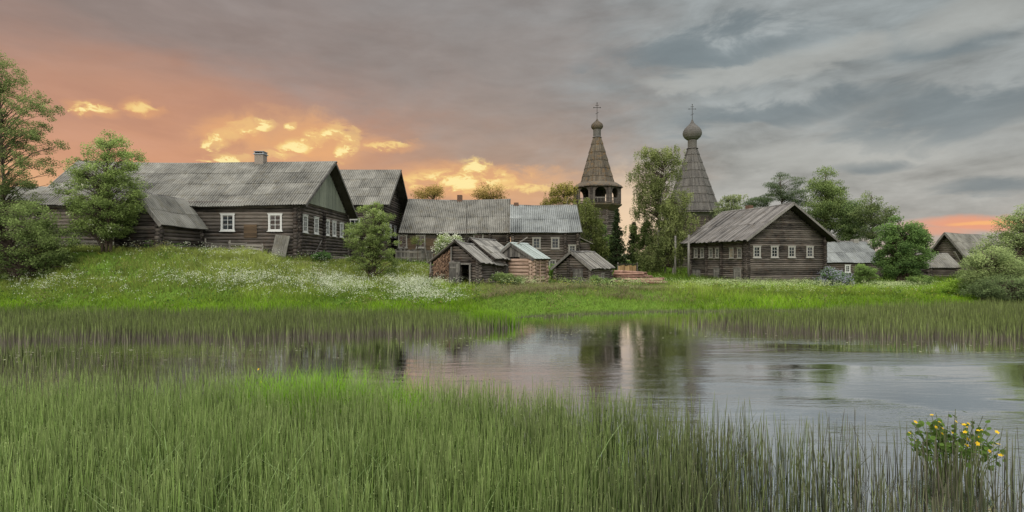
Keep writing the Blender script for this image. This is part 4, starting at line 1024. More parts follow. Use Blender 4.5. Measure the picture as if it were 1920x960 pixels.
tree('leafy_bush', 'low green bush at the right wall of the bathhouse', 1128, 38.8, [(1125, 528, 18, 9), (1140, 532, 16, 8)], G_MID, 2200, .075, .24, 36, (.02, None), seed=36, stems=3, cat='bush')

# distant wood on the horizon
r = np.random.default_rng(77)
n = 26000; th = r.uniform(-1.25, 1.25, n); dist = r.uniform(380, 430, n); X = np.sin(th) * dist; Y = np.cos(th) * dist
env = 6 + 2.6 * fbm(X, Y, 14, 3) + 2.0 * fbm(X, Y, 4, 8); zz = hz(X, Y) + env * r.random(n) ** .7
f = r.random((n, 1)); V, Fq, Cc = leaf_arrays(np.stack([X, Y, zz], 1), r.uniform(.8, 2.2, n), Cn(52, 66, 50) * (1 - f) + Cn(96, 108, 80) * f, r, aspect=.8)
tag(arr_obj('distant_wood', V, Fq, Cc, LEAF), 'far off low wood along the horizon', 'wood', kind='stuff')

# ------------------------------------------------------------------ grass
def blades(X, Y, Zb, H, W, lean, col0, col1, r, nseg=2):
    """curved grass blades as tapered strips"""
    n = len(X); th = r.uniform(0, 2 * pi, n); dx, dy = np.cos(th), np.sin(th); ph = r.uniform(0, 2 * pi, n); lx, ly = np.cos(ph) * lean, np.sin(ph) * lean
    rows = []; cols = []
    for j in range(nseg + 1):
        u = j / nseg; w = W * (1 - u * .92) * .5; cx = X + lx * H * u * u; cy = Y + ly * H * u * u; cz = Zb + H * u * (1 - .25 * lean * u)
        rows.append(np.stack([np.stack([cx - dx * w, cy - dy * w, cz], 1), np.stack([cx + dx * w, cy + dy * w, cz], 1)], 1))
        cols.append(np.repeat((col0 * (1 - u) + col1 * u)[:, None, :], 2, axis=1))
    V = np.stack(rows, 1).reshape(n, -1, 3); Cc = np.stack(cols, 1).reshape(n, -1, 3); k = 2 * (nseg + 1)
    base = (np.arange(n) * k)[:, None]
    Fq = np.concatenate([base + np.array([[2 * j, 2 * j + 1, 2 * j + 3, 2 * j + 2]]) for j in range(nseg)], 0)
    return V.reshape(-1, 3), Fq, Cc.reshape(-1, 3)
r = np.random.default_rng(101)
def scatter(n, pxr, Dr, r, pw=1.0):
    px = r.uniform(pxr[0], pxr[1], n); D = np.sqrt(r.uniform(Dr[0] ** 2, Dr[1] ** 2, n)) if pw == 1.0 else r.uniform(Dr[0], Dr[1], n)
    return (px - 960) / F * D, D, px
FOOT = []   # keep grass out of the houses (world rectangles)
def in_house(X, Y):
    m = np.zeros(len(X), bool)
    for (x0, x1, y0, y1) in ((-33.6, -15.7, 38.8, 50.4), (-25.9, -22.3, 33.7, 37.9), (-27.4, -13, 52.1, 62), (-11.2, 6.5, 53.5, 64)): m |= (X > x0) & (X < x1) & (Y > y0) & (Y < y1)
    return m
# general meadow tufts
n = 400000; X, Y, px = scatter(n, (-250, 2150), (23, 46), r, 0)
zb = hz(X, Y); nz = fbm(X, Y, 2.2, 21); nz2 = fbm(X, Y, .7, 22); d = dirt(X, Y)
cut = np.clip((px - 880) / 60, 0, 1) * np.clip((1290 - px) / 60, 0, 1)       # trampled slope in front of the sheds
keep = (zb > 0.03) & (~in_house(X, Y)) & (r.random(n) > d * 1.1) & (r.random(n) > cut * .25)
X, Y, px, zb, nz, nz2, cut = [a_[keep] for a_ in (X, Y, px, zb, nz, nz2, cut)]; n = len(X)
low = np.exp(-((zb) / .75) ** 2)      # near the shore: brighter, fresh green
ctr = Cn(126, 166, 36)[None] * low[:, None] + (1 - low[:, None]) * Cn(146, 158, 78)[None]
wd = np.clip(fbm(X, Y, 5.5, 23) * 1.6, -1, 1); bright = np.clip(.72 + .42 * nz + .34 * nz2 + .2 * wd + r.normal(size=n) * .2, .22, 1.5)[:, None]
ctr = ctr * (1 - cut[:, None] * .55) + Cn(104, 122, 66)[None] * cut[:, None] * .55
c1 = ctr * bright * 1.35; c0 = ctr * bright * .62  # blade feet darkened: their shade is put into the colour
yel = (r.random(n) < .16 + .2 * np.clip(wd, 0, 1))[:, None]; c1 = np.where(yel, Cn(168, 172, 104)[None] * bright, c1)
H = (.36 + .26 * nz + .16 * nz2 + .14 * wd) * r.uniform(.55, 1.35, n) * (1 - cut * .5) * (1 - .25 * low); H = np.clip(H, .1, .8)
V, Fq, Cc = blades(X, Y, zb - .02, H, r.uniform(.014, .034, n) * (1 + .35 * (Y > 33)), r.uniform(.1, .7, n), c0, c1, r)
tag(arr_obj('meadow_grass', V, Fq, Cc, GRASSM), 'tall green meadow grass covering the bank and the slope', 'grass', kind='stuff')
# distant grass
n = 70000; X, Y, px = scatter(n, (-150, 2150), (46, 100), r, 0); zb = hz(X, Y); k = ~in_house(X, Y); X, Y, zb = X[k], Y[k], zb[k]; n = len(X)
br = (.6 + .3 * fbm(X, Y, 4, 31) + r.normal(size=n) * .15)[:, None]
V, Fq, Cc = blades(X, Y, zb - .02, r.uniform(.25, .6, n), r.uniform(.05, .09, n), r.uniform(.1, .6, n), Cn(96, 120, 44) * br * .5, Cn(112, 136, 52) * br * 1.2, r, 1)
tag(arr_obj('far_grass', V, Fq, Cc, GRASSM), 'grass around and behind the village houses', 'grass', kind='stuff')

# broad leaved weeds and dry trampled stalks
r = np.random.default_rng(151); n = 7000; X, Y, px = scatter(n, (-200, 2100), (25.5, 44), r, 0); zb = hz(X, Y)
k = (zb > .12) & ~in_house(X, Y) & (r.random(n) < np.clip(.12 + 1.1 * fbm(X, Y, 2.4, 61), 0, 1)); X, Y, zb = X[k], Y[k], zb[k]; n = len(X); m = 22; ix = np.repeat(np.arange(n), m)
hh = r.uniform(.25, .75, n); cen_ = np.stack([X[ix] + r.normal(size=n * m) * .13, Y[ix] + r.normal(size=n * m) * .13, zb[ix] + hh[ix] * r.random(n * m) ** .7], 1)
wc = np.array([Cn(76, 104, 44), Cn(112, 128, 72), Cn(60, 84, 42), Cn(138, 152, 84), Cn(120, 116, 74)])[r.integers(0, 5, n)][ix] * r.uniform(.6, 1.35, (n * m, 1))
V, Fq, Cc = leaf_arrays(cen_, r.uniform(.05, .13, n * m), wc, r, aspect=.45)
tag(arr_obj('meadow_weeds', V, Fq, Cc, LEAF), 'broad leaved weeds mixed into the bank grass', 'weeds', kind='stuff')
n = 16000; X, Y, px = scatter(n, (870, 1320), (28, 35), r, 0); zb = hz(X, Y); k = r.random(n) < np.clip(.35 + .9 * fbm(X, Y, 1.3, 62), 0, 1) * np.clip((px - 870) / 60, 0, 1) * np.clip((1320 - px) / 80, 0, 1); X, Y, zb = X[k], Y[k], zb[k]; n = len(X)
dv_ = r.uniform(.6, 1.3, (n, 1)); V, Fq, Cc = blades(X, Y, zb + .06, r.uniform(.2, .45, n), r.uniform(.02, .04, n), r.uniform(.6, 2.2, n), Cn(112, 104, 74) * dv_, Cn(148, 140, 104) * dv_, r)
tag(arr_obj('trampled_stalks', V, Fq, Cc, GRASSM), 'dry trampled stalks on the slope in front of the small sheds', 'dry grass', kind='stuff')
# white flowering herbs (umbels on stalks)
def umbels(n0, pxr, Dr, dens, hgt, fcol, seed, name, label, size=.018, per=8, spread=.10):
    r = np.random.default_rng(seed); X, Y, px = scatter(n0, pxr, Dr, r, 0); zb = hz(X, Y)
    k = (r.random(n0) < dens(px, Y, X)) & (zb > .08) & ~in_house(X, Y); X, Y, zb = X[k], Y[k], zb[k]; n = len(X)
    H = r.uniform(hgt[0], hgt[1], n)
    a = blades(X, Y, zb, H, np.full(n, .012), r.uniform(0, .15, n), np.tile(Cn(60, 84, 30), (n, 1)), np.tile(Cn(110, 134, 66), (n, 1)), r, 1)
    m = per; ix = np.repeat(np.arange(n), m); cen = np.stack([X[ix], Y[ix], zb[ix] + H[ix]], 1) + r.normal(size=(n * m, 3)) * np.array([spread, spread, spread * .45])
    b = leaf_arrays(cen, size * r.uniform(1.2, 3.0, n * m), np.array(fcol) * r.uniform(.6, 1.0, (n * m, 1)), r, aspect=1.0)
    V = np.concatenate([a[0], b[0]]); Fq = np.concatenate([a[1], b[1] + len(a[0])]); Cc = np.concatenate([a[2], b[2]])
    tag(arr_obj(name, V, Fq, Cc, PETAL), label, 'wildflowers', kind='stuff')
def g_(v, c, s): return np.exp(-((v - c) / s) ** 2)
def dens1(px, Y, X):
    py = HY + (CAMZ - hz(X, Y) - .5) / Y * F
    band = g_(py, 514 + (px - 350) * .06, 15) * np.clip((px - 250) / 150, 0, 1) * np.clip((880 - px) / 60, 0, 1)
    left = .4 * g_(py, 528, 11) * np.clip((270 - px) / 60, 0, 1)
    cr = .10 * g_(py, 474, 12) * g_(px, 410, 110)
    bush = .45 * g_(py, 525, 20) * g_(px, 770, 60)
    sp_ = np.clip(.35 + .9 * fbm(X, Y, 1.5, 41), .05, 1)
    return np.clip((band * 1.0 + left + cr + bush) * sp_ + .02, 0, 1)
umbels(36000, (-100, 900), (26, 41), dens1, (.4, .75), Cn(228, 232, 204), 201, 'white_wildflowers', 'white cow parsley in bloom on the slope below the largest farmhouse', per=7)
def dens2(px, Y, X):
    py = HY + (CAMZ - hz(X, Y) - .5) / Y * F
    return np.clip((g_(py, 537, 9) * (.55 * g_(px, 1180, 60) + .9 * g_(px, 1360, 70) + .5 * g_(px, 1500, 70) + .8 * g_(px, 1680, 45)) + .35 * g_(px, 980, 40) * g_(py, 530, 9)) * np.clip(.4 + .9 * fbm(X, Y, 1.5, 43), .05, 1) + .008, 0, 1)
umbels(26000, (930, 1850), (29, 48), dens2, (.4, .7), Cn(196, 210, 150), 202, 'pale_wildflowers', 'pale greenish white herbs in bloom before the sheds and the big gabled house', per=7)
def dens3(px, Y, X): return np.clip(.05 + .2 * fbm(X, Y, 3, 45), 0, .4)
umbels(9000, (-100, 1900), (25.5, 36), dens3, (.3, .55), Cn(214, 206, 90), 203, 'yellow_wildflowers', 'scattered small yellow buttercups in the bank grass', size=.016, per=3, spread=.03)

# ------------------------------------------------------------------ reeds / horsetail
def stems(X, Y, Zb, H, R, lean, cbase, cmid, ctip, r, rings=(0, .45, .93, 1.0), rad=(1, .95, .75, .25), bend=None):
    n = len(X); ph = r.uniform(0, 2 * pi, n); lx, ly = np.cos(ph) * lean, np.sin(ph) * lean; a0 = r.uniform(0, 2 * pi, n)
    allv = []; allc = []
    for j, (u, q) in enumerate(zip(rings, rad)):
        cx = X + lx * H * u ** 1.6; cy = Y + ly * H * u ** 1.6; cz = Zb + H * u
        vs = [np.stack([cx + np.cos(a0 + 2 * pi * k / 3) * R * q, cy + np.sin(a0 + 2 * pi * k / 3) * R * q, cz], 1) for k in range(3)]
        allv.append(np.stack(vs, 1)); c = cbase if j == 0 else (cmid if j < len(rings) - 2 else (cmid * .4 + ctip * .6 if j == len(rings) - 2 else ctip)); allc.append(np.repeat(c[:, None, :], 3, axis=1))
    nr = len(rings); V = np.stack(allv, 1).reshape(-1, 3); Cc = np.stack(allc, 1).reshape(-1, 3); k3 = 3 * nr; base = (np.arange(n) * k3)[:, None]
    Fq = np.concatenate([base + np.array([[3 * j + k, 3 * j + (k + 1) % 3, 3 * (j + 1) + (k + 1) % 3, 3 * (j + 1) + k]]) for j in range(nr - 1) for k in range(3)], 0)
    return V, Fq, Cc
r = np.random.default_rng(303)
# foreground bed
n0 = 100000; px = r.uniform(-120, 2040, n0); D = np.sqrt(r.uniform(2.2 ** 2, 8.9 ** 2, n0)); X = (px - 960) / F * D; Y = D
far = np.interp(px, [-100, 300, 800, 1100, 1300, 1500, 1700, 2000], [8.3, 8.4, 8.3, 7.8, 7.3, 6.9, 6.5, 6.2]) + .35 * fbm(X, Y, .8, 51)
dens = np.interp(px, [-100, 900, 1150, 1400, 1650, 2000], [.76, .76, .50, .18, .10, .075]); dens = dens * np.clip(.9 + 1.1 * fbm(X, Y, .45, 52), .18, 1.25)
edge = np.clip((far - D) / .8, 0, 1) ** .7
k = (r.random(n0) < dens * (.15 + .85 * edge)) & (D < far); X, Y, px, D = X[k], Y[k], px[k], D[k]; n = len(X)
gr = np.clip(np.interp(px, [-100, 900, 1200, 1500, 2000], [.95, .92, .55, .22, .08]) + .25 * fbm(X, Y, .7, 53) + r.normal(size=n) * .12, 0, 1)[:, None]
v = np.clip(r.lognormal(-.50, .50, (n, 1)), .2, 2.0) * (1 + .35 * fbm(X, Y, .8, 57)[:, None])
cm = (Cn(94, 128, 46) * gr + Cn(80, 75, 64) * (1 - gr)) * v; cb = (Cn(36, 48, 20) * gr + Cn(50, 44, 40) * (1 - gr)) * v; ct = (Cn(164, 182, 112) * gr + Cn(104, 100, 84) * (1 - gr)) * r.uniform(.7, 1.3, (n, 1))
H = np.interp(px, [-100, 900, 1300, 2000], [.84, .84, .76, .66]) * r.uniform(.6, 1.14, n) + .12 * fbm(X, Y, .5, 54)
ln_ = r.uniform(0, .12, n); bk_ = r.random(n) < .08; ln_[bk_] = r.uniform(.3, 1.1, bk_.sum()); H[bk_] *= .7
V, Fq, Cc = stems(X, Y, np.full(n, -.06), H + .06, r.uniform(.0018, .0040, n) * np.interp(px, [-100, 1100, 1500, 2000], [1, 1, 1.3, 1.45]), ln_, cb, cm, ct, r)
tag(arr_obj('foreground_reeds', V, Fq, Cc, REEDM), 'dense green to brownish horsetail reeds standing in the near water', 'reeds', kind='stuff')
# short whorled side twigs and seed tips giving speckle
m = r.choice(n, 34000); f = r.uniform(.72, 1.0, len(m)); cen = np.stack([X[m] + r.normal(size=len(m)) * .012, Y[m] + r.normal(size=len(m)) * .012, H[m] * f], 1)
sp_ = np.where((r.random(len(m)) < .45)[:, None], Cn(158, 170, 112)[None], Cn(34, 36, 22)[None]) * r.uniform(.7, 1.1, (len(m), 1)); sp_ = np.where(gr[m] > .5, sp_, Cn(96, 92, 80)[None])
V, Fq, Cc = leaf_arrays(cen, r.uniform(.009, .020, len(m)), sp_, r, aspect=.45)
tag(arr_obj('reed_tips', V, Fq, Cc, REEDM), 'pale and dark seed tips on the near horsetail reeds', 'reeds', kind='stuff')
# bright sedge leaves in the bed
def sedge(name, label, pxs, D_, n, H_, seed, c=(Cn(86, 130, 22), Cn(140, 190, 44)), w=.014, spx=60, sD=.3, zb=-.05, lean=(.1, .5)):
    r = np.random.default_rng(seed); px = r.normal(pxs, spx, n); D = r.normal(D_, sD, n); X = (px - 960) / F * D
    H = r.uniform(H_[0], H_[1], n); v = r.uniform(.7, 1.15, (n, 1))
    V, Fq, Cc = blades(X, D, np.full(n, zb), H, np.full(n, w) * r.uniform(.7, 1.2, n), r.uniform(lean[0], lean[1], n), c[0] * v, c[1] * v, r, 5)
    return tag(arr_obj(name, V, Fq, Cc, GRASSM), label, 'sedge', kind='stuff')
sedge('bright_sedge', 'bright green sedge leaves at the far left edge of the near reeds', 580, 7.9, 1500, (.8, 1.12), 401, spx=70)
sedge('bright_sedge', 'second patch of bright green sedge leaves in the middle of the reed edge', 770, 7.6, 420, (.75, 1.02), 402, spx=30)
sedge('long_leaves', 'long arching sedge leaves standing out of the near left reeds', 360, 4.9, 300, (.8, 1.2), 403, spx=320, sD=.9, w=.014, c=(Cn(96, 132, 56), Cn(184, 208, 140)), lean=(.2, .95))
sedge('bright_tussock', 'bright green sedge tussock on the far shore in front of the waterside sheds', 920, 21.2, 2600, (.35, .75), 404, spx=20, sD=.4, w=.03, c=(Cn(66, 98, 24), Cn(128, 168, 46)), lean=(.1, .5))

# middle distance beds
def bed(name, label, n0, pxr, Dr, cond, Hm, seed, g0=.55, rad=.0095):
    r = np.random.default_rng(seed); px = r.uniform(pxr[0], pxr[1], n0); D = r.uniform(Dr[0], Dr[1], n0); X = (px - 960) / F * D
    p_ = cond(px, D, X); k = r.random(n0) < p_ * (.75 if rad > .008 else 1); X, D, px = X[k], D[k], px[k]; n = len(X); v = np.clip(r.lognormal(0, .32, (n, 1)), .4, 1.9)
    q = np.clip(.5 + .5 * fbm(X, D, 2.5, seed), 0, 1)[:, None]
    cm = (Cn(96, 102, 64) * (.6 + .4 * q)) * v; cb = Cn(98, 88, 82) * v; ct = Cn(108, 122, 66) * v * (.7 + .5 * q)
    H = Hm * r.uniform(.5, 1.2, n) + .13 * fbm(X, D, 1.2, seed + 1)
    V, Fq, Cc = stems(X, D, np.full(n, -.05), H, r.uniform(.7, 1.3, n) * rad, r.uniform(0, .12, n), cb, cm * .55 + cb * .45, ct, r, rings=(0, .38, .62, 1.0), rad=(1, .9, .8, .2))
    tag(arr_obj(name, V, Fq, Cc, REEDM), label, 'reeds', kind='stuff')
def cL(px, D, X):
    near = np.interp(px, [-300, 0, 500, 800, 900, 975], [16.2, 16.2, 16.2, 17.2, 18, 19.8]) + .7 * fbm(X, D, 2, 61)
    far = np.interp(px, [-300, 800, 870, 970], [24.9, 24.5, 22.5, 21]) + .9 * fbm(X, D, 3.2, 66)
    return ((D > near) & (D < far)) * np.clip((D - near) / 2.0, .12, 1) * np.clip(.75 + .6 * fbm(X, D, 1.2, 62), .2, 1)
bed('left_reeds', 'dark horsetail reed bed along the left far shore', 52000, (-250, 975), (14.5, 25), cL, .56, 501)
def cR(px, D, X):
    near = np.interp(px, [1180, 1260, 1400, 1600, 1950, 2150], [23, 20.5, 18.3, 17.0, 15.4, 15]) + .9 * fbm(X, D, 2, 63)
    far = np.interp(px, [1180, 1300, 1500, 1690, 1760, 2150], [22.3, 22.4, 23.6, 27.5, 28.5, 29.5])
    return ((D > near) & (D < far)) * np.clip((D - near) / 3.0, .08, 1) * np.clip((px - 1180) / 250, .12, 1) * np.clip(.75 + .7 * fbm(X, D, 1.2, 64), .1, 1)
bed('right_reeds', 'dark horsetail reed bed in the water at the right', 62000, (1150, 2150), (15, 30), cR, .58, 502)
def cS(px, D, X): return (g_(D, 11.0, 2.0) * np.clip((700 - px) / 300, 0, 1) * .7 + .25 * g_(D, 14, 1.2) * np.clip((900 - px) / 300, 0, 1)) * np.clip(.6 + .6 * fbm(X, D, 1, 65), .1, 1)
bed('sparse_reeds', 'thin purplish stems standing in open water beyond the near reeds at left', 21000, (-200, 950), (8.3, 15.8), cS, .44, 503, rad=.005)
def cF(px, D, X): return g_(D, shore(px) - .4, .5) * np.clip((px - 985) / 40, 0, 1) * .8
bed('shore_reeds', 'dark fringe of stems along the far waterline in the middle', 16000, (985, 1720), (22, 28.5), cF, .22, 504, rad=.012)
# floating leaves / debris on the water
r = np.random.default_rng(606); n = 1500; px = r.uniform(-50, 2000, n); D = r.uniform(9, 21, n); X = (px - 960) / F * D
k = (g_(D, np.interp(px, [0, 700, 1000, 1400, 1900], [14.6, 15.5, 18.5, 18.2, 15.8]), 1.3) > r.random(n)); X, D = X[k], D[k]; n = len(X); th = r.uniform(0, 6.28, n)
s = r.uniform(.02, .07, n)[:, None]; a = np.stack([np.cos(th), np.sin(th), np.zeros(n)], 1) * s; b = np.stack([-np.sin(th), np.cos(th), np.zeros(n)], 1) * s * .5; c = np.stack([X, D, np.full(n, .006)], 1)
V = np.stack([c - a, c + b, c + a, c - b], 1).reshape(-1, 3)
tag(arr_obj('floating_leaves', V, np.arange(4 * n).reshape(n, 4), np.repeat(Cn(150, 150, 120)[None] * r.uniform(.5, 1.2, (n, 1)), 4, axis=0), REEDM), 'small floating leaves on the pond', 'leaves', kind='stuff')

# ------------------------------------------------------------------ marsh marigold
def marigold(name, label, px, D, R, H, nst, seed, nl):
    rr = random.Random(seed); q = P(px, D); e = empty(name, (q[0], q[1], 0), 0, label, 'flowering plant')
    mb = MB(); lv = []; lf = []; lc = []; nf_ = 0
    def disc(V_, F_, C_, c, rad, nrm, n, col, notch=0.0):
        nrm = Vector(nrm).normalized(); a = nrm.orthogonal().normalized(); b = nrm.cross(a); o = len(V_); V_.append(tuple(c)); C_.append(col * .75)
        for k in range(n): th = 2 * pi * k / n; r_ = rad * (1 - (notch if k % 2 else 0)); V_.append(tuple(c + a * math.cos(th) * r_ + b * math.sin(th) * r_ + nrm * rad * (.22))); C_.append(col)
        for k in range(n): F_.append((o, o + 1 + k, o + 1 + (k + 1) % n))
    for s_ in range(nst):
        th = rr.uniform(0, 2 * pi); sp = rr.random() ** .6 * R; hh = H * rr.uniform(.42, .9) * (1 - .3 * (sp / R) ** 2) + (H * .22 if rr.random() < .18 else 0)
        tip = Vector((math.cos(th) * sp, math.sin(th) * sp, hh)); mid = Vector((tip.x * .7, tip.y * .7, hh * .6))
        mb.tube([(tip.x * .5, tip.y * .5, -.1), mid, tip], [.007, .005, .003], 5, .5, cap=False)
        for k in range(nl):
            u = rr.uniform(.45, .95); c = mid.lerp(tip, max(0, (u - .45) / .55)) + Vector((rr.uniform(-.07, .07), rr.uniform(-.07, .07), rr.uniform(-.05, .02)))
            g = (Cn(48, 74, 30) * (1 - u * .4) + Cn(116, 140, 62) * u * .5) * rr.uniform(.55, 1.2); disc(lv, lf, lc, c, rr.uniform(.016, .034), (rr.uniform(-.8, .8), rr.uniform(-1, .3), rr.uniform(.3, 1)), 8, g)
        if rr.random() < .27:
            fv = []; ff = []; fc = []; nf_ += 1; disc(fv, ff, fc, tip + Vector((0, 0, .02)), rr.uniform(.022, .03), (rr.uniform(-.5, .5), rr.uniform(-1, .1), rr.uniform(.3, 1)), 10, Cn(226, 186, 44), .35); arr_obj('flower', fv, ff, np.array(fc), PETAL, e)
    mb.build('stem', GREENS, e, smooth=True); tag(arr_obj('leaf', lv, lf, np.array(lc), LEAF, e), kind='stuff')
GREENS = mat_plain('green_stem', C(84, 96, 48), .6, .2, .3)
marigold('marsh_marigold', 'marsh marigold with yellow flowers rising from the water at lower right', 1787, 6.5, .50, .78, 84, 5, 6)
marigold('marsh_marigold', 'tiny marsh marigold with one orange yellow bloom at the left edge of the bright sedge', 487, 8.9, .06, .86, 3, 8, 3)

# ================================================================== SKY (world)
w = bpy.data.worlds.new("World"); scene.world = w; w.use_nodes = True; nt = w.node_tree; nt.nodes.clear(); t = NT(nt)
co = t.n('ShaderNodeTexCoord').outputs['Generated']; sx = t.n('ShaderNodeSeparateXYZ'); nt.links.new(co, sx.inputs[0])
x, y, z = sx.outputs
az = t.math('ARCTAN2', x, y); el = t.math('ARCSINE', z)
def AE(px, py): u = (px - 960) / F; return math.atan(u), math.atan((HY - py) / F / math.sqrt(1 + u * u))
cmb = t.n('ShaderNodeCombineXYZ'); t.put(cmb.inputs[0], az); t.put(cmb.inputs[1], el); ae = cmb.outputs[0]
nA = t.noise(ae, 1.0, 6, 0.58, (3.2, 9.0, 1), .25)            # large cloud structure
nB = t.noise(ae, 1.0, 5, 0.55, (9.0, 34.0, 1), .4, (4, 2, 0))   # streaks
nC = t.noise(ae, 1.0, 6, 0.62, (16, 30, 1), .5, (1, 7, 3))      # puffy
nD = t.noise(ae, 1.0, 3, 0.5, (1.6, 4.0, 1), .2, (8, 3, 1))
def cen(n_, k): return t.math('MULTIPLY', t.math('SUBTRACT', n_, .5), k)
elw = t.math('ADD', el, t.math('ADD', cen(nA, .16), cen(nD, .06)))
azw = t.math('ADD', az, cen(nA, .5))
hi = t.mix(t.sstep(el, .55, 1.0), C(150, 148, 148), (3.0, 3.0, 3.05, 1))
def rampel(st): return t.ramp(t.math('MULTIPLY', elw, 2.0), [(max(0, min(1, e_ * 2)), c) for e_, c in st])
left = rampel([(0.0, C(236, 186, 138)), (.09, C(224, 172, 134)), (.16, C(206, 156, 126)), (.235, C(184, 146, 128)), (.29, C(164, 137, 126)), (.35, C(146, 131, 125)), (.5, C(142, 133, 130))])
mid = rampel([(0.0, C(230, 190, 150)), (.10, C(212, 172, 138)), (.17, C(180, 153, 134)), (.24, C(163, 147, 137)), (.32, C(150, 141, 136)), (.5, C(143, 141, 140))])
right = rampel([(0.0, C(182, 174, 164)), (.06, C(172, 170, 164)), (.14, C(168, 168, 163)), (.24, C(154, 158, 157)), (.34, C(146, 153, 154)), (.5, C(156, 161, 162))])
c1 = t.mix(t.sstep(azw, -.55, .05), left, mid); c1 = t.mix(t.sstep(azw, .0, .34), c1, right)
# darker and lighter cloud bands, stronger to the right
rt = t.sstep(az, -.1, .5)
nG = t.noise(ae, 1.0, 5, 0.6, (6.0, 15.0, 1), .5, (2, 8, 5)); nH = t.noise(ae, 1.0, 5, 0.65, (13, 44, 1), .6, (6, 3, 2))
band = t.math('ADD', t.math('ADD', cen(nB, .4), cen(nA, .8)), t.math('MULTIPLY', t.math('ADD', cen(nG, .9), cen(nH, .35)), t.math('ADD', .5, t.math('MULTIPLY', rt, .5)))); amt = t.math('ADD', .62, t.math('MULTIPLY', rt, .55))
mul = t.math('ADD', 1.0, t.math('MULTIPLY', band, amt))
cm3 = t.n('ShaderNodeCombineXYZ')
for i_ in range(3): t.put(cm3.inputs[i_], mul)
c1 = t.mix(1.0, c1, cm3.outputs[0], 'MULTIPLY')
def ell(px, py, rx, ry, soft=1.0, warp=.35, nn=None):
    a0, e0 = AE(px, py); ra, re = rx / F * math.cos(a0) ** 2, ry / F * math.cos(a0)
    n_ = nn or nC
    u = t.math('DIVIDE', t.math('ADD', t.math('SUBTRACT', az, a0), cen(n_, ra * warp * 2)), ra)
    v = t.math('DIVIDE', t.math('ADD', t.math('SUBTRACT', el, e0), cen(n_, re * warp * 4)), re)
    q = t.math('ADD', t.math('MULTIPLY', u, u), t.math('MULTIPLY', v, v))
    return t.sstep(q, 1.0, 0.0)
def vmax(*a):
    o = a[0]
    for b_ in a[1:]: o = t.math('MAXIMUM', o, b_)
    return o
# blue grey heavy patches on the right
dk = vmax(ell(1330, 90, 260, 45, warp=.9, nn=nG), ell(1780, 210, 300, 60, warp=.9, nn=nG), ell(1450, 210, 260, 36, warp=.9, nn=nG), ell(1860, 348, 150, 20, warp=.8, nn=nG), ell(1760, 90, 170, 34, warp=.9, nn=nG), ell(1640, 310, 120, 16, warp=.9, nn=nG))
c1 = t.mix(t.math('MULTIPLY', dk, .6), c1, C(104, 118, 125))
lt = vmax(ell(1400, 140, 300, 26, warp=.9, nn=nG), ell(1560, 105, 170, 32, warp=1.0, nn=nG), ell(1820, 40, 200, 45, warp=.6, nn=nA), ell(1560, 290, 300, 40, warp=.5, nn=nA))
c1 = t.mix(t.math('MULTIPLY', lt, .5), c1, C(184, 184, 178))
# warm glow of the sunset
gl = vmax(ell(330, 240, 620, 150, warp=.2, nn=nA), t.math('MULTIPLY', ell(850, 360, 330, 70, warp=.2, nn=nA), .9))
c1 = t.mix(t.math('MULTIPLY', gl, .34), c1, C(218, 152, 112))
lump = t.math('MULTIPLY', gl, t.sstep(nG, .58, .36)); c1 = t.mix(t.math('MULTIPLY', lump, .32), c1, C(184, 138, 118))
yg = vmax(ell(540, 265, 200, 70, warp=.3), ell(900, 345, 230, 45, warp=.3), t.math('MULTIPLY', ell(60, 400, 260, 120, warp=.2), .8))
c1 = t.mix(t.math('MULTIPLY', yg, .42), c1, C(240, 186, 130))
# bright openings
nE = t.noise(ae, 1.0, 5, 0.6, (34, 60, 1), .6, (5, 2, 9)); nF = t.math('ADD', nC, cen(nE, .6)); pc = t.sstep(nF, .47, .60)
op = vmax(*[ell(a_, b_, c_ * 1.25, d_ * 1.35, warp=.9, nn=nF) for a_, b_, c_, d_ in ((402, 272, 24, 12), (425, 255, 30, 13), (455, 240, 32, 13), (492, 230, 28, 10), (515, 290, 32, 8), (560, 272, 30, 11), (590, 258, 24, 14), (628, 250, 26, 13), (656, 264, 20, 18), (640, 284, 12, 14), (430, 297, 44, 8), (545, 236, 12, 6))])
op = t.math('MULTIPLY', op, t.math('ADD', .35, t.math('MULTIPLY', pc, .8)))
op2 = vmax(ell(172, 203, 50, 11, warp=1.1, nn=nE), t.math('MULTIPLY', ell(265, 202, 36, 12, warp=1.1, nn=nE), .7), ell(875, 335, 135, 22, warp=1.0), ell(890, 312, 45, 18, warp=1.0), t.math('MULTIPLY', ell(725, 272, 48, 9, warp=1.2, nn=nE), .7), t.math('MULTIPLY', ell(990, 352, 90, 9, warp=.8, nn=nE), .7))
hal = t.math('MULTIPLY', vmax(ell(445, 252, 95, 42, warp=.5), ell(600, 266, 105, 48, warp=.5), ell(172, 204, 75, 20, warp=.6), ell(268, 203, 55, 20, warp=.6), ell(880, 335, 190, 36, warp=.6), ell(725, 272, 80, 18, warp=.6)), .42)
c1 = t.mix(t.math('MULTIPLY', hal, t.math('ADD', .35, t.math('MULTIPLY', nF, 1.3)), clamp=True), c1, C(242, 178, 118))
opn = t.math('MAXIMUM', t.math('MULTIPLY', op, 1.0), t.math('MULTIPLY', op2, t.sstep(nF, .36, .56)))
c1 = t.mix(t.math('MULTIPLY', opn, .95, clamp=True), c1, C(255, 222, 140))
c1 = t.mix(t.math('MULTIPLY', t.sstep(opn, .55, 1.0), .7), c1, C(255, 240, 176))
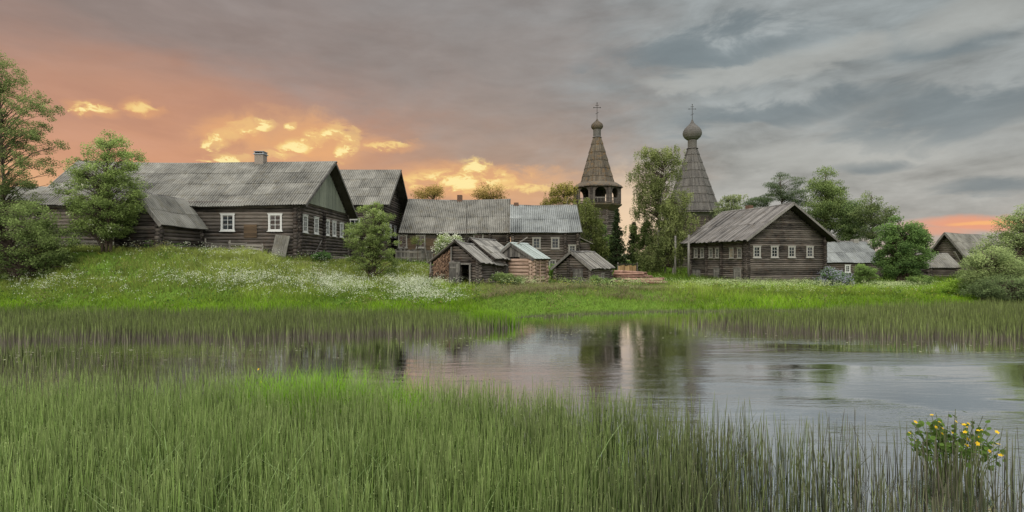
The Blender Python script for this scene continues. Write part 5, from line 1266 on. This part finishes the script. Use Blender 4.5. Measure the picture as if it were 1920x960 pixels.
# orange strip low on the right
o1 = vmax(ell(1850, 415, 200, 21, warp=.6, nn=nG), t.math('MULTIPLY', ell(1760, 430, 110, 16, warp=.4, nn=nB), .8))
c1 = t.mix(t.math('MULTIPLY', o1, .85), c1, C(240, 160, 122))
c1 = t.mix(t.math('MULTIPLY', ell(1850, 418, 90, 5, warp=.7), .7), c1, C(252, 190, 120))
c1 = t.mix(t.math('MULTIPLY', ell(1750, 470, 260, 45, warp=.2), .5), c1, C(196, 172, 156))
c1 = t.mix(t.math('MULTIPLY', ell(1180, 440, 90, 150, warp=.2), .75), c1, C(250, 218, 180))
# above and behind the picture the overcast is raised as added fill light
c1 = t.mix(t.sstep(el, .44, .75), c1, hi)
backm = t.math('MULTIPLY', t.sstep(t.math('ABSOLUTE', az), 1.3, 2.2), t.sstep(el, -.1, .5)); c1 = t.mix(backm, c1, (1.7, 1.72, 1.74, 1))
sky = t.n('ShaderNodeTexSky', sky_type='NISHITA'); sky.sun_disc = False; sky.sun_elevation = math.radians(32); sky.sun_rotation = math.radians(200)
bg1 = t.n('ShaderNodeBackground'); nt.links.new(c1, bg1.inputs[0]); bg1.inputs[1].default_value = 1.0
bg2 = t.n('ShaderNodeBackground'); nt.links.new(sky.outputs[0], bg2.inputs[0]); t.put(bg2.inputs[1], t.sstep(el, .45, 1.0, 0.0, .05))
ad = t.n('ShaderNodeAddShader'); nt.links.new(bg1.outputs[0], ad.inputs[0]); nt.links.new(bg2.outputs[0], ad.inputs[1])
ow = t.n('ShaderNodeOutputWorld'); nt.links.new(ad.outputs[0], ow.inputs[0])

# sun: soft fill light added high behind and left of the viewer, away from the sunset
sl = bpy.data.lights.new('fill_sun', 'SUN'); sl.energy = 1.5; sl.angle = math.radians(18); sl.color = (1.0, .93, .84)
so = bpy.data.objects.new('fill_sun', sl); COL.objects.link(so)
el_, azs = math.radians(32), math.radians(200)     # azimuth from +Y clockwise
dv = Vector((math.sin(azs) * math.cos(el_), math.cos(azs) * math.cos(el_), math.sin(el_)))
so.rotation_euler = (-dv).to_track_quat('-Z', 'Y').to_euler()

cam = bpy.data.cameras.new('camera'); cam.lens = 36 * F / 1920; cam.sensor_width = 36; cam.shift_y = (HY - 480) / 1920; cam.clip_end = 9000; cam.clip_start = .05
cobj = bpy.data.objects.new('camera', cam); COL.objects.link(cobj); cobj.location = (0, 0, CAMZ); cobj.rotation_euler = (pi / 2, 0, 0); scene.camera = cobj
scene.view_settings.view_transform = 'Standard'; scene.view_settings.look = 'None'; scene.view_settings.exposure = 0; scene.view_settings.gamma = 1
